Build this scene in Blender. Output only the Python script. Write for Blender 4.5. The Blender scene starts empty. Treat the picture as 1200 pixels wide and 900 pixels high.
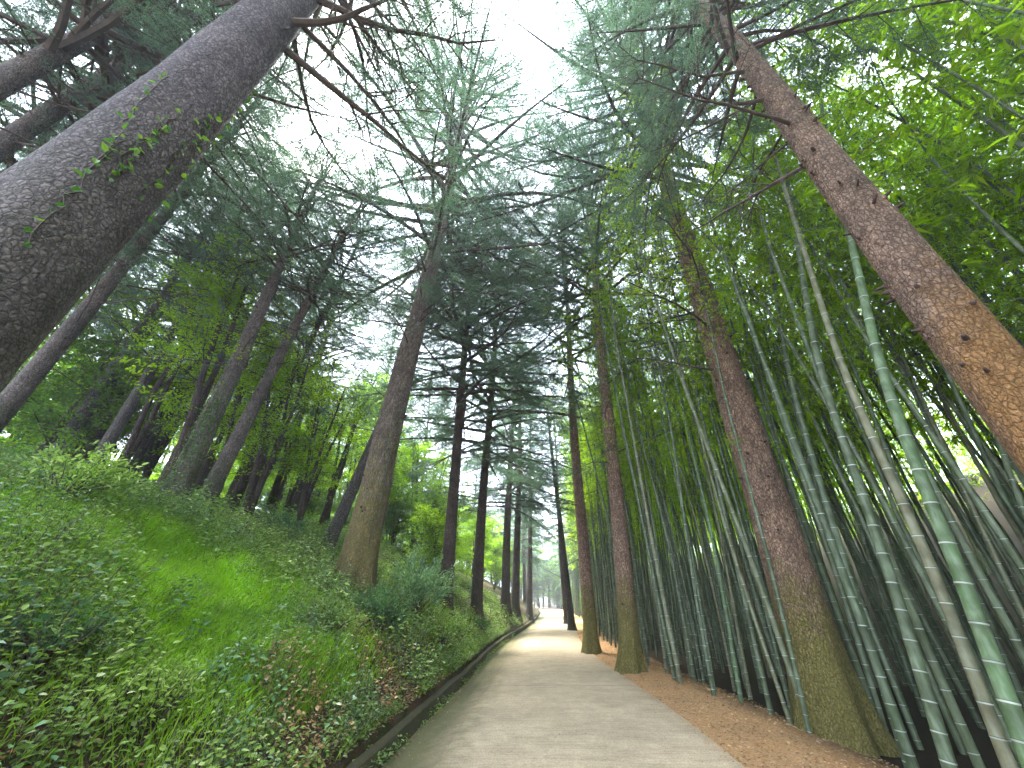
import bpy, math, random
import numpy as np
from mathutils import Vector, Matrix, Quaternion, noise

R = math.radians
rng = np.random.default_rng(7)
random.seed(7)
scene = bpy.context.scene
COL = scene.collection

# ------------------------------------------------------------------ camera
F, PITCH, CAMZ = 420.0, R(31), 1.6
cs, sn = math.cos(PITCH), math.sin(PITCH)

def ray(px, py):
    cx, cy = (px - 600) / F, (450 - py) / F
    return np.array([cx, cs - sn * cy, sn + cs * cy])

cam = bpy.data.cameras.new('camera')
cam.sensor_width = 36
cam.lens = F / 1200 * 36
cam.clip_end = 3000
cam.clip_start = 0.05
camo = bpy.data.objects.new('camera', cam)
COL.objects.link(camo)
camo.location = (0, 0, CAMZ)
camo.rotation_euler = (R(90) + PITCH, 0, 0)
scene.camera = camo

# ------------------------------------------------------------------ terrain
KY = [-400, -20, 0, 4, 5.8, 8.1, 11, 15, 20, 27, 40, 60, 75, 90, 120, 900]
KX = [-8, -4.0, -2.0, -1.62, -1.47, -1.3, -1.0, -.75, -.25, .75, 2.3, 4.0, 4.7, 4.6, 2.5, 2.5]
RX = [-1, 1.0, 2.0, 2.4, 2.62, 2.72, 2.68, 2.72, 3.05, 3.95, 5.6, 7.2, 7.9, 7.8, 5.7, 5.7]

def smooth_tab(T):
    ys = np.arange(-60, 130, .5)
    v = np.interp(ys, KY, T)
    for _ in range(10):
        v[1:-1] = (v[:-2] + v[1:-1] * 2 + v[2:]) / 4
    return ys, v
_ly, _lv = smooth_tab(KX)
_ry, _rv = smooth_tab(RX)
def kx(y): return float(np.interp(y, _ly, _lv))
def rx(y): return float(np.interp(y, _ry, _rv))

def sm(t):
    t = min(1, max(0, t))
    return t * t * (3 - 2 * t)

def T(x, y):
    l, r = kx(y) - .22, rx(y)
    if x < l:
        d = l - x
        hc = 3.2 + .10 * min(max(y - 4.5, 0), 14)
        far = 1 - .25 * sm((y - 40) / 40)
        n = noise.noise((x * .45, y * .45, 3.1))
        n2 = noise.noise((x * 1.7, y * 1.7, 8.4))
        cut = .55 + .25 * n
        h = .20 + cut * sm(d / .75) + .52 * max(0, d - .35)
        k = .5                                   # soft minimum with the flatter top
        top = hc + .07 * max(0, d - 5)
        h = -math.log(math.exp(-h / k) + math.exp(-top / k)) * k
        h = max(h, .16)
        h = h * far + (n * .16 + n2 * .05) * sm(d / 1.5)
        return h
    if x > r:
        d = x - r
        h = .03 * sm(d / .3) - .30 * sm((d - .9) / 2.) + 10. * sm((d - 8) / 24)
        return h + noise.noise((x * 1.3, y * 1.3, 0)) * .03 * sm(d / .6) - .012
    return -.10

def on_ground(px, py, tmax=120):
    d = ray(px, py)
    t = .5
    while t < tmax:
        p = d * t
        if CAMZ + p[2] <= T(p[0], p[1]):
            return np.array([p[0], p[1], CAMZ + p[2]])
        t += .03
    p = d * tmax
    return np.array([p[0], p[1], T(p[0], p[1])])

# ------------------------------------------------------------------ mesh helpers
class Acc:
    """collects vertices and faces as numpy arrays, builds one mesh"""
    def __init__(s):
        s.V = []; s.F = {3: [], 4: []}; s.M = {3: [], 4: []}; s.A = []; s.U = []; s.n = 0
    def add(s, V, Fs, mat=0, attr=None, uv=None):
        V = np.asarray(V, dtype=np.float32).reshape(-1, 3)
        for Fa in (Fs if isinstance(Fs, (list, tuple)) else [Fs]):
            Fa = np.asarray(Fa, dtype=np.int32)
            k = Fa.shape[1]
            s.F[k].append(Fa + s.n)
            m = np.full(len(Fa), mat, dtype=np.int32) if np.isscalar(mat) else np.asarray(mat, dtype=np.int32)
            s.M[k].append(m)
        s.V.append(V)
        s.A.append(np.zeros(len(V), np.float32) if attr is None else np.asarray(attr, np.float32) * np.ones(len(V), np.float32))
        s.U.append(np.zeros((len(V), 2), np.float32) if uv is None else np.asarray(uv, np.float32))
        s.n += len(V)
    def mesh(s, name, mats, smooth=False):
        V = np.concatenate(s.V)
        fs, ms, tot = [], [], []
        for k in (3, 4):
            if s.F[k]:
                f = np.concatenate(s.F[k]); fs.append(f.ravel()); ms.append(np.concatenate(s.M[k]))
                tot.append(np.full(len(f), k, np.int32))
        L = np.concatenate(fs); tot = np.concatenate(tot); M = np.concatenate(ms)
        me = bpy.data.meshes.new(name)
        me.vertices.add(len(V)); me.vertices.foreach_set('co', V.ravel())
        me.loops.add(len(L)); me.loops.foreach_set('vertex_index', L)
        me.polygons.add(len(tot))
        st = np.zeros(len(tot), np.int32); st[1:] = np.cumsum(tot)[:-1]
        me.polygons.foreach_set('loop_start', st)
        me.polygons.foreach_set('material_index', M)
        me.polygons.foreach_set('use_smooth', np.full(len(tot), smooth, dtype=bool))
        a = me.attributes.new('tint', 'FLOAT', 'POINT')
        a.data.foreach_set('value', np.concatenate(s.A))
        uvl = me.uv_layers.new(name='UVMap')
        U = np.concatenate(s.U)[L]
        uvl.data.foreach_set('uv', U.ravel())
        for m in mats: me.materials.append(m)
        me.update(calc_edges=True)
        me.validate()
        return me

def link(name, me, parent=None, loc=None, rot=None):
    o = bpy.data.objects.new(name, me)
    COL.objects.link(o)
    if parent: o.parent = parent
    if loc is not None: o.location = [float(c) for c in loc]
    if rot is not None:
        o.rotation_mode = 'QUATERNION'; o.rotation_quaternion = rot
    return o

def tag(o, label, cat, group=None):
    o['label'] = label; o['category'] = cat
    if group: o['group'] = group
    return o

def unit(a):
    a = np.asarray(a, float)
    return a / (np.linalg.norm(a, axis=-1, keepdims=True) + 1e-9)

def tube(acc, P, rad, sides=8, mat=0, attr=0, cap=True, vs=1.0, wob=None):
    """a swept tube; wob(theta, along) multiplies the radius"""
    P = np.asarray(P, float); n = len(P)
    rad = np.ones(n) * rad
    Tn = np.gradient(P, axis=0); Tn = unit(Tn)
    ref = np.array([1., 0, 0]) if abs(Tn[0][0]) < .8 else np.array([0, 1., 0])
    N = np.zeros_like(P); a = unit(np.cross(Tn[0], ref))
    for i in range(n):
        a = unit(a - Tn[i] * np.dot(a, Tn[i])); N[i] = a
    B = np.cross(Tn, N)
    th = np.linspace(0, 2 * math.pi, sides, endpoint=False)
    al = np.concatenate([[0], np.cumsum(np.linalg.norm(np.diff(P, axis=0), axis=1))])
    rr = rad[:, None] * np.ones(sides)[None]
    if wob is not None: rr = rr * wob(th[None, :], al[:, None])
    V = P[:, None] + rr[..., None] * (np.cos(th)[None, :, None] * N[:, None] + np.sin(th)[None, :, None] * B[:, None])
    i, j = np.meshgrid(np.arange(n - 1), np.arange(sides), indexing='ij')
    j2 = (j + 1) % sides
    Fq = np.stack([i * sides + j, i * sides + j2, (i + 1) * sides + j2, (i + 1) * sides + j], -1).reshape(-1, 4)
    Vf = V.reshape(-1, 3)
    uv = np.stack([np.tile(th, n), np.repeat(al, sides)], 1)
    if isinstance(mat, int): m = mat
    else: m = np.repeat(np.asarray(mat), sides)
    if cap:
        Vf = np.vstack([Vf, P[-1] + Tn[-1] * rad[-1] * .3])
        uv = np.vstack([uv, [0, al[-1]]])
        jj = np.arange(sides)
        Ft = np.stack([(n - 1) * sides + jj, (n - 1) * sides + (jj + 1) % sides, np.full(sides, n * sides)], -1)
        if isinstance(m, int): acc.add(Vf, [Fq, Ft], m, attr, uv)
        else:
            k0 = acc.n
            acc.add(Vf, Fq, m, attr, uv)
            acc.F[3].append(Ft.astype(np.int32) + k0); acc.M[3].append(np.zeros(sides, np.int32))
    else: acc.add(Vf, Fq, m, attr, uv)

def prisms(acc, P0, P1, r0, r1, mat=0, attr=0, sides=3):
    """many thin straight twig segments at once"""
    P0 = np.asarray(P0, float); P1 = np.asarray(P1, float); n = len(P0)
    if n == 0: return
    D = unit(P1 - P0)
    ref = np.where(np.abs(D[:, 2:3]) < .9, np.array([[0, 0, 1.]]), np.array([[1., 0, 0]]))
    A = unit(np.cross(D, ref)); B = np.cross(D, A)
    th = np.linspace(0, 2 * math.pi, sides, endpoint=False)
    off = np.cos(th)[None, :, None] * A[:, None] + np.sin(th)[None, :, None] * B[:, None]
    r0 = (np.ones(n) * r0)[:, None, None]; r1 = (np.ones(n) * r1)[:, None, None]
    V = np.concatenate([P0[:, None] + off * r0, P1[:, None] + off * r1], 1).reshape(-1, 3)
    b = (np.arange(n) * 2 * sides)[:, None]
    j = np.arange(sides)[None]; j2 = (j + 1) % sides
    Fq = np.stack([b + j, b + j2, b + sides + j2, b + sides + j], -1).reshape(-1, 4)
    acc.add(V, Fq, mat, attr)

def leaves(acc, P, D, N, L, W, mat=0, tint=None, fold=.25, fine=False, bend=.15):
    """leaf blades: P base, D direction, N face normal (arrays)"""
    P = np.asarray(P, float); n = len(P)
    if n == 0: return
    D = unit(D); S = unit(np.cross(D, N)); N = np.cross(S, D)
    L = (np.ones(n) * L)[:, None]; W = (np.ones(n) * W)[:, None]
    if tint is None: tint = rng.random(n)
    if not fine:
        V = np.stack([P, P + D * L * .45 + S * W * .5 + N * W * fold, P + D * L - N * L * bend, P + D * L * .45 - S * W * .5 + N * W * fold], 1)
        b = (np.arange(n) * 4)[:, None]
        Fq = b + np.array([[0, 1, 2, 3]])
        acc.add(V.reshape(-1, 3), Fq, mat, np.repeat(tint, 4))
    else:
        f = N * W * fold
        V = np.stack([P, P + D * L * .28 + S * W * .46 + f, P + D * L * .66 + S * W * .36 + f * .8 - N * L * bend * .4,
                      P + D * L - N * L * bend,
                      P + D * L * .66 - S * W * .36 + f * .8 - N * L * bend * .4, P + D * L * .28 - S * W * .46 + f], 1)
        b = (np.arange(n) * 6)[:, None]
        Fq = np.concatenate([b + np.array([[0, 1, 2, 3]]), b + np.array([[0, 3, 4, 5]])])
        acc.add(V.reshape(-1, 3), Fq, mat, np.repeat(tint, 6))

# ------------------------------------------------------------------ materials
def newmat(name):
    m = bpy.data.materials.new(name); m.use_nodes = True
    nt = m.node_tree; nt.nodes.clear()
    return m, nt, nt.nodes, nt.links

def nd(nodes, typ, **kw):
    n = nodes.new(typ)
    for k, v in kw.items():
        if k in n.inputs: n.inputs[k].default_value = v
        else: setattr(n, k, v)
    return n

def ramp(nodes, stops, interp='LINEAR'):
    r = nodes.new('ShaderNodeValToRGB'); r.color_ramp.interpolation = interp
    e = r.color_ramp.elements
    e[0].position, e[0].color = stops[0][0], (*stops[0][1], 1)
    e[1].position, e[1].color = stops[-1][0], (*stops[-1][1], 1)
    for p, c in stops[1:-1]:
        x = e.new(p); x.color = (*c, 1)
    return r

def mixc(nodes, links, fac, a, b, blend='MIX'):
    m = nodes.new('ShaderNodeMix'); m.data_type = 'RGBA'; m.blend_type = blend
    for sock, v in ((m.inputs[0], fac), (m.inputs[6], a), (m.inputs[7], b)):
        if hasattr(v, 'links'): links.new(v, sock)
        elif isinstance(v, tuple): sock.default_value = (*v, 1) if len(v) == 3 else v
        else: sock.default_value = v
    return m.outputs[2]

def leafmat(name, stops, trans=.4, rough=.5, tstops=None, nscale=.6, namt=.35, spec=.2):
    m, nt, N, Lk = newmat(name)
    out = nd(N, 'ShaderNodeOutputMaterial')
    at = nd(N, 'ShaderNodeAttribute', attribute_name='tint')
    rp = ramp(N, stops); Lk.new(at.outputs['Fac'], rp.inputs[0])
    tc = nd(N, 'ShaderNodeNewGeometry')
    nz = nd(N, 'ShaderNodeTexNoise'); nz.inputs['Scale'].default_value = nscale
    Lk.new(tc.outputs['Position'], nz.inputs['Vector'])
    r2 = ramp(N, [(.35, (1 - namt, 1 - namt * .8, 1 - namt * .6)), (.65, (1 + namt, 1 + namt * .9, 1 + namt * .4))])
    Lk.new(nz.outputs['Fac'], r2.inputs[0])
    c = mixc(N, Lk, 1.0, rp.outputs[0], r2.outputs[0], 'MULTIPLY')
    pb = nd(N, 'ShaderNodeBsdfPrincipled'); pb.inputs['Roughness'].default_value = rough
    pb.inputs['Specular IOR Level'].default_value = spec
    Lk.new(c, pb.inputs['Base Color'])
    tr = nd(N, 'ShaderNodeBsdfTranslucent')
    tcx = mixc(N, Lk, 1.0, c, (1.25, 1.5, .5), 'MULTIPLY') if tstops is None else mixc(N, Lk, 1.0, c, tstops, 'MULTIPLY')
    Lk.new(tcx, tr.inputs['Color'])
    mx = nd(N, 'ShaderNodeMixShader'); mx.inputs[0].default_value = trans
    Lk.new(pb.outputs[0], mx.inputs[1]); Lk.new(tr.outputs[0], mx.inputs[2])
    Lk.new(mx.outputs[0], out.inputs[0])
    return m

def barkmat(name, c_dark, c_light, growth=(.10, .12, .03), g0=-1., g1=3., gamt=.6, patch=None, scale=9., bump=1.0, stretch=.32, dirs=None):
    """bark plates split by dark cracks; growth = moss near the base, patch = lichen with a side"""
    m, nt, N, Lk = newmat(name)
    out = nd(N, 'ShaderNodeOutputMaterial')
    tc = nd(N, 'ShaderNodeTexCoord')
    mp = nd(N, 'ShaderNodeMapping'); mp.inputs['Scale'].default_value = (1, 1, stretch)
    Lk.new(tc.outputs['Object'], mp.inputs[0])
    nz = nd(N, 'ShaderNodeTexNoise'); nz.inputs['Scale'].default_value = scale * .9; nz.inputs['Detail'].default_value = 6
    Lk.new(mp.outputs[0], nz.inputs['Vector'])
    wv = mixc(N, Lk, .55 / scale, mp.outputs[0], nz.outputs['Color'], 'ADD')
    vo = nd(N, 'ShaderNodeTexVoronoi'); vo.feature = 'DISTANCE_TO_EDGE'; vo.inputs['Scale'].default_value = scale * 2.6
    Lk.new(wv, vo.inputs['Vector'])
    vo2 = nd(N, 'ShaderNodeTexVoronoi'); vo2.inputs['Scale'].default_value = scale * 2.6
    Lk.new(wv, vo2.inputs['Vector'])
    cr1 = ramp(N, [(0, (.15, .15, .15)), (.06, (.6, .6, .6)), (.22, (1, 1, 1))]); Lk.new(vo.outputs['Distance'], cr1.inputs[0])
    mpf = nd(N, 'ShaderNodeMapping'); mpf.inputs['Scale'].default_value = (1, 1, stretch * .45)
    Lk.new(tc.outputs['Object'], mpf.inputs[0])
    wf = mixc(N, Lk, 1.8 / scale, mpf.outputs[0], nz.outputs['Color'], 'ADD')
    vo3 = nd(N, 'ShaderNodeTexVoronoi'); vo3.feature = 'DISTANCE_TO_EDGE'; vo3.inputs['Scale'].default_value = scale * 1.15
    Lk.new(wf, vo3.inputs['Vector'])
    cr3 = ramp(N, [(0, (.2, .2, .2)), (.08, (.72, .72, .72)), (.25, (1, 1, 1))]); Lk.new(vo3.outputs['Distance'], cr3.inputs[0])
    rg = nd(N, 'ShaderNodeTexNoise'); rg.inputs['Scale'].default_value = scale * 3.; rg.inputs['Detail'].default_value = 8
    rg.inputs['Roughness'].default_value = .72; rg.inputs['Distortion'].default_value = .6
    Lk.new(mp.outputs[0], rg.inputs['Vector'])
    rr_ = ramp(N, [(.30, (.25, .25, .25)), (.48, (.85, .85, .85)), (.7, (1.15, 1.15, 1.15))]); Lk.new(rg.outputs['Fac'], rr_.inputs[0])
    cm_ = mixc(N, Lk, 1., mixc(N, Lk, .75, cr1.outputs[0], cr3.outputs[0], 'MULTIPLY'), rr_.outputs[0], 'MULTIPLY')
    class _O: outputs = [cm_]
    cr = _O
    fn = nd(N, 'ShaderNodeTexNoise'); fn.inputs['Scale'].default_value = 60; fn.inputs['Detail'].default_value = 6
    Lk.new(tc.outputs['Object'], fn.inputs['Vector'])
    big = nd(N, 'ShaderNodeTexNoise'); big.inputs['Scale'].default_value = 2.2; big.inputs['Detail'].default_value = 5
    Lk.new(tc.outputs['Object'], big.inputs['Vector'])
    sep = nd(N, 'ShaderNodeSeparateColor'); Lk.new(vo2.outputs['Color'], sep.inputs[0])
    cA = mixc(N, Lk, sep.outputs[0], tuple(x * .72 for x in c_light), tuple(x * 1.15 for x in c_light))
    cB = mixc(N, Lk, cr.outputs[0], c_dark, cA)
    f2 = ramp(N, [(.3, (.62, .62, .62)), (.7, (1.3, 1.28, 1.25))]); Lk.new(fn.outputs['Fac'], f2.inputs[0])
    cB = mixc(N, Lk, 1., cB, f2.outputs[0], 'MULTIPLY')
    b2 = ramp(N, [(.3, (.7, .7, .72)), (.7, (1.25, 1.22, 1.2))]); Lk.new(big.outputs['Fac'], b2.inputs[0])
    cB = mixc(N, Lk, 1., cB, b2.outputs[0], 'MULTIPLY')
    sx = nd(N, 'ShaderNodeSeparateXYZ'); Lk.new(tc.outputs['Object'], sx.inputs[0])
    def masked(col, colr, z0, z1, amt, direction=None, thr=.5, nsc=5.):
        mr = nd(N, 'ShaderNodeMapRange'); mr.inputs[1].default_value = z0; mr.inputs[2].default_value = z1
        mr.inputs[3].default_value = 1; mr.inputs[4].default_value = 0
        Lk.new(sx.outputs[2], mr.inputs[0])
        nn = nd(N, 'ShaderNodeTexNoise'); nn.inputs['Scale'].default_value = nsc; nn.inputs['Detail'].default_value = 7
        nn.inputs['Roughness'].default_value = .7
        Lk.new(tc.outputs['Object'], nn.inputs['Vector'])
        ad = nd(N, 'ShaderNodeMath', operation='ADD'); Lk.new(mr.outputs[0], ad.inputs[0]); Lk.new(nn.outputs['Fac'], ad.inputs[1])
        last = ad.outputs[0]
        if direction:
            ge = nd(N, 'ShaderNodeNewGeometry')
            vm = nd(N, 'ShaderNodeVectorMath', operation='DOT_PRODUCT'); Lk.new(ge.outputs['Normal'], vm.inputs[0])
            vm.inputs[1].default_value = direction
            a2 = nd(N, 'ShaderNodeMath', operation='MULTIPLY_ADD'); Lk.new(vm.outputs['Value'], a2.inputs[0])
            a2.inputs[1].default_value = .35; Lk.new(last, a2.inputs[2]); last = a2.outputs[0]
        m2 = nd(N, 'ShaderNodeMapRange'); m2.inputs[1].default_value = 1.0 + thr - .5; m2.inputs[2].default_value = 1.35 + thr - .5
        m2.inputs[4].default_value = amt
        Lk.new(last, m2.inputs[0])
        mod = mixc(N, Lk, 1., colr, f2.outputs[0], 'MULTIPLY')
        mod = mixc(N, Lk, .6, mod, cr.outputs[0], 'MULTIPLY')
        return mixc(N, Lk, m2.outputs[0], col, mod)
    cB = masked(cB, growth, g0, g1, gamt)
    if patch: cB = masked(cB, patch[0], patch[1], patch[2], patch[3], patch[4], patch[5], 3.)
    pb = nd(N, 'ShaderNodeBsdfPrincipled'); pb.inputs['Roughness'].default_value = .85
    pb.inputs['Specular IOR Level'].default_value = .25
    Lk.new(cB, pb.inputs['Base Color'])
    hs = nd(N, 'ShaderNodeMath', operation='MULTIPLY_ADD'); Lk.new(fn.outputs['Fac'], hs.inputs[0]); hs.inputs[1].default_value = .8
    Lk.new(cr.outputs[0], hs.inputs[2])
    bp = nd(N, 'ShaderNodeBump'); bp.inputs['Strength'].default_value = bump; bp.inputs['Distance'].default_value = .05
    Lk.new(hs.outputs[0], bp.inputs['Height']); Lk.new(bp.outputs[0], pb.inputs['Normal'])
    Lk.new(pb.outputs[0], out.inputs[0])
    return m

def plain(name, c, rough=.8, vary=.3, scale=6., spec=.3):
    m, nt, N, Lk = newmat(name)
    out = nd(N, 'ShaderNodeOutputMaterial'); pb = nd(N, 'ShaderNodeBsdfPrincipled')
    pb.inputs['Roughness'].default_value = rough; pb.inputs['Specular IOR Level'].default_value = spec
    ge = nd(N, 'ShaderNodeTexCoord'); nz = nd(N, 'ShaderNodeTexNoise'); nz.inputs['Scale'].default_value = scale
    nz.inputs['Detail'].default_value = 5
    Lk.new(ge.outputs['Object'], nz.inputs['Vector'])
    r = ramp(N, [(.3, tuple(x * (1 - vary) for x in c)), (.7, tuple(min(1, x * (1 + vary)) for x in c))])
    Lk.new(nz.outputs['Fac'], r.inputs[0]); Lk.new(r.outputs[0], pb.inputs['Base Color']); Lk.new(pb.outputs[0], out.inputs[0])
    return m

def bamboomat(name, c1, c2, c3):
    """culm skin: green with a pale bloom, each culm its own shade"""
    m, nt, N, Lk = newmat(name)
    out = nd(N, 'ShaderNodeOutputMaterial'); pb = nd(N, 'ShaderNodeBsdfPrincipled')
    pb.inputs['Roughness'].default_value = .55; pb.inputs['Specular IOR Level'].default_value = .3
    oi = nd(N, 'ShaderNodeObjectInfo'); tc = nd(N, 'ShaderNodeTexCoord')
    r = ramp(N, [(0, c1), (.5, c2), (.86, c2), (1, c3)])
    at = nd(N, 'ShaderNodeAttribute', attribute_name='tint')
    ad = nd(N, 'ShaderNodeMath', operation='ADD'); Lk.new(oi.outputs['Random'], ad.inputs[0]); Lk.new(at.outputs['Fac'], ad.inputs[1])
    fr = nd(N, 'ShaderNodeMath', operation='FRACT'); Lk.new(ad.outputs[0], fr.inputs[0])
    Lk.new(fr.outputs[0], r.inputs[0])
    mp = nd(N, 'ShaderNodeMapping'); mp.inputs['Scale'].default_value = (14, 14, 1.6); Lk.new(tc.outputs['Object'], mp.inputs[0])
    nz = nd(N, 'ShaderNodeTexNoise'); nz.inputs['Scale'].default_value = 1.6; nz.inputs['Detail'].default_value = 6
    nz.inputs['Roughness'].default_value = .65
    Lk.new(mp.outputs[0], nz.inputs['Vector'])
    mr = nd(N, 'ShaderNodeMapRange'); mr.inputs[1].default_value = .42; mr.inputs[2].default_value = .75; mr.inputs[4].default_value = .55
    Lk.new(nz.outputs['Fac'], mr.inputs[0])
    c = mixc(N, Lk, mr.outputs[0], r.outputs[0], (.22, .25, .19))
    nz2 = nd(N, 'ShaderNodeTexNoise'); nz2.inputs['Scale'].default_value = 5.; nz2.inputs['Detail'].default_value = 5
    Lk.new(tc.outputs['Object'], nz2.inputs['Vector'])
    r2 = ramp(N, [(.35, (.6, .6, .55)), (.6, (1.1, 1.1, 1.1))]); Lk.new(nz2.outputs['Fac'], r2.inputs[0])
    c = mixc(N, Lk, 1., c, r2.outputs[0], 'MULTIPLY')
    Lk.new(c, pb.inputs['Base Color']); Lk.new(pb.outputs[0], out.inputs[0])
    return m

M = {}
M['bark_grey'] = barkmat('grey plated bark', (.035, .028, .03), (.27, .23, .235), g0=1.5, g1=7, gamt=.25, scale=12, bump=1., stretch=.75)
M['bark_mossy'] = barkmat('mossy bark', (.05, .04, .033), (.31, .245, .20), growth=(.26, .21, .055), g0=.3, g1=8, gamt=.8, scale=10, stretch=.4)
M['bark_red'] = barkmat('reddish bark', (.05, .027, .02), (.56, .375, .26), growth=(.28, .26, .06), g0=.6, g1=4.2, gamt=.85, scale=11, stretch=.45)
M['bark_orange'] = barkmat('reddish bark with orange lichen', (.06, .03, .02), (.38, .265, .19), growth=(.14, .12, .04), g0=.3, g1=2.2, gamt=.7,
                           patch=((.42, .21, .05), 2.6, 5.6, .7, (-.25, -.8, -.3), .56), scale=11, stretch=.5)
M['bark_dark'] = barkmat('dark bark', (.03, .022, .018), (.16, .12, .095), growth=(.10, .095, .03), g0=0, g1=3, gamt=.5, scale=13, stretch=.35)
M['bark_pale'] = barkmat('pale grey bark', (.06, .05, .045), (.34, .28, .25), growth=(.10, .12, .04), g0=.5, g1=2.5, gamt=.6, scale=14, stretch=.5)
M['knot'] = plain('branch scar', (.05, .032, .025), .95)
M['twig'] = plain('dead twig', (.065, .05, .042), .9)
M['needle'] = leafmat('needles', [(0, (.07, .13, .10)), (.5, (.11, .185, .14)), (1, (.16, .25, .18))], trans=.5, rough=.5, tstops=(1.1, 1.3, .85), nscale=.5)
M['bamboo_leaf'] = leafmat('bamboo leaf', [(0, (.15, .23, .012)), (.6, (.26, .36, .018)), (1, (.37, .43, .025))], trans=.72, rough=.6, nscale=.35)
M['leaf_bright'] = leafmat('bright leaf', [(0, (.15, .25, .012)), (.6, (.24, .36, .016)), (1, (.33, .42, .022))], trans=.62, rough=.6, nscale=.35)
M['leaf_mid'] = leafmat('mid leaf', [(0, (.07, .14, .018)), (.6, (.11, .20, .025)), (1, (.16, .25, .04))], trans=.55, rough=.5, nscale=.4)
M['herb'] = leafmat('undergrowth leaf', [(0, (.10, .17, .035)), (.55, (.20, .30, .065)), (.9, (.30, .39, .13)), (1, (.44, .48, .30))], trans=.4, rough=.45, nscale=.8, tstops=(1.2, 1.4, .6))
M['grass'] = leafmat('grass blade', [(0, (.17, .30, .02)), (.6, (.28, .46, .03)), (1, (.38, .52, .07))], trans=.45, rough=.45, nscale=1.2)
M['pale'] = leafmat('pale bramble leaf', [(0, (.07, .15, .07)), (.6, (.15, .25, .13)), (1, (.33, .40, .28))], trans=.3, rough=.4)
M['ivy'] = leafmat('ivy leaf', [(0, (.04, .11, .02)), (.6, (.09, .19, .03)), (1, (.18, .28, .05))], trans=.4, rough=.35)
M['laurel'] = leafmat('shrub leaf', [(0, (.045, .10, .04)), (.6, (.08, .16, .06)), (1, (.15, .23, .11))], trans=.35, rough=.38)
M['litter'] = leafmat('dead leaf', [(0, (.15, .08, .035)), (.5, (.33, .19, .09)), (1, (.5, .36, .21))], trans=.1, rough=.75, tstops=(1, 1, 1), nscale=1.)
M['culm'] = bamboomat('bamboo skin', (.045, .07, .032), (.075, .10, .05), (.17, .14, .07))
M['culm_green'] = bamboomat('bright bamboo skin', (.06, .11, .042), (.075, .125, .05), (.08, .125, .055))
M['culm_dry'] = bamboomat('dry bamboo skin', (.12, .12, .065), (.12, .125, .07), (.14, .125, .07))
M['node'] = plain('white node bloom', (.30, .33, .28), .7, .35)
M['node_dark'] = plain('dark node scar', (.05, .07, .04), .8, .3)

# ground
def groundmat():
    m, nt, N, Lk = newmat('forest floor')
    out = nd(N, 'ShaderNodeOutputMaterial'); pb = nd(N, 'ShaderNodeBsdfPrincipled'); pb.inputs['Roughness'].default_value = .95
    pb.inputs['Specular IOR Level'].default_value = .15
    ge = nd(N, 'ShaderNodeNewGeometry'); uv = nd(N, 'ShaderNodeUVMap'); sp = nd(N, 'ShaderNodeSeparateXYZ'); Lk.new(uv.outputs[0], sp.inputs[0])
    def nz(s, d=6, r=.6):
        n = nd(N, 'ShaderNodeTexNoise'); n.inputs['Scale'].default_value = s; n.inputs['Detail'].default_value = d
        n.inputs['Roughness'].default_value = r; Lk.new(ge.outputs['Position'], n.inputs['Vector']); return n
    fine, mid = nz(28, 8, .75), nz(1.6)
    rn = ramp(N, [(.25, (.13, .075, .035)), (.5, (.42, .24, .11)), (.75, (.62, .42, .24))]); Lk.new(fine.outputs['Fac'], rn.inputs[0])
    rb = ramp(N, [(.25, (.035, .022, .014)), (.5, (.10, .06, .035)), (.78, (.2, .13, .08))]); Lk.new(fine.outputs['Fac'], rb.inputs[0])
    rg = ramp(N, [(.3, (.02, .03, .012)), (.7, (.06, .085, .025))]); Lk.new(fine.outputs['Fac'], rg.inputs[0])
    mm = nd(N, 'ShaderNodeMapRange'); mm.inputs[1].default_value = .42; mm.inputs[2].default_value = .6; Lk.new(mid.outputs['Fac'], mm.inputs[0])
    left = mixc(N, Lk, mm.outputs[0], rb.outputs[0], rg.outputs[0])
    # right side: pale needle strip by the road, grove shade painted into the deeper soil
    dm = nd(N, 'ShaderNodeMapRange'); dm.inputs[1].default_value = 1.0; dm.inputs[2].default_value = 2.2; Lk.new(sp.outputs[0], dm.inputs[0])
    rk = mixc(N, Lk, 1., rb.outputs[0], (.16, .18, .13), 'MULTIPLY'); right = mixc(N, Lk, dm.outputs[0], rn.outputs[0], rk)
    gt = nd(N, 'ShaderNodeMath', operation='GREATER_THAN'); Lk.new(sp.outputs[0], gt.inputs[0]); gt.inputs[1].default_value = 0.
    c = mixc(N, Lk, gt.outputs[0], left, right)
    Lk.new(c, pb.inputs['Base Color'])
    bp = nd(N, 'ShaderNodeBump'); bp.inputs['Strength'].default_value = .9; bp.inputs['Distance'].default_value = .03
    Lk.new(fine.outputs['Fac'], bp.inputs['Height']); Lk.new(bp.outputs[0], pb.inputs['Normal']); Lk.new(pb.outputs[0], out.inputs[0])
    return m
M['ground'] = groundmat()

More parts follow.
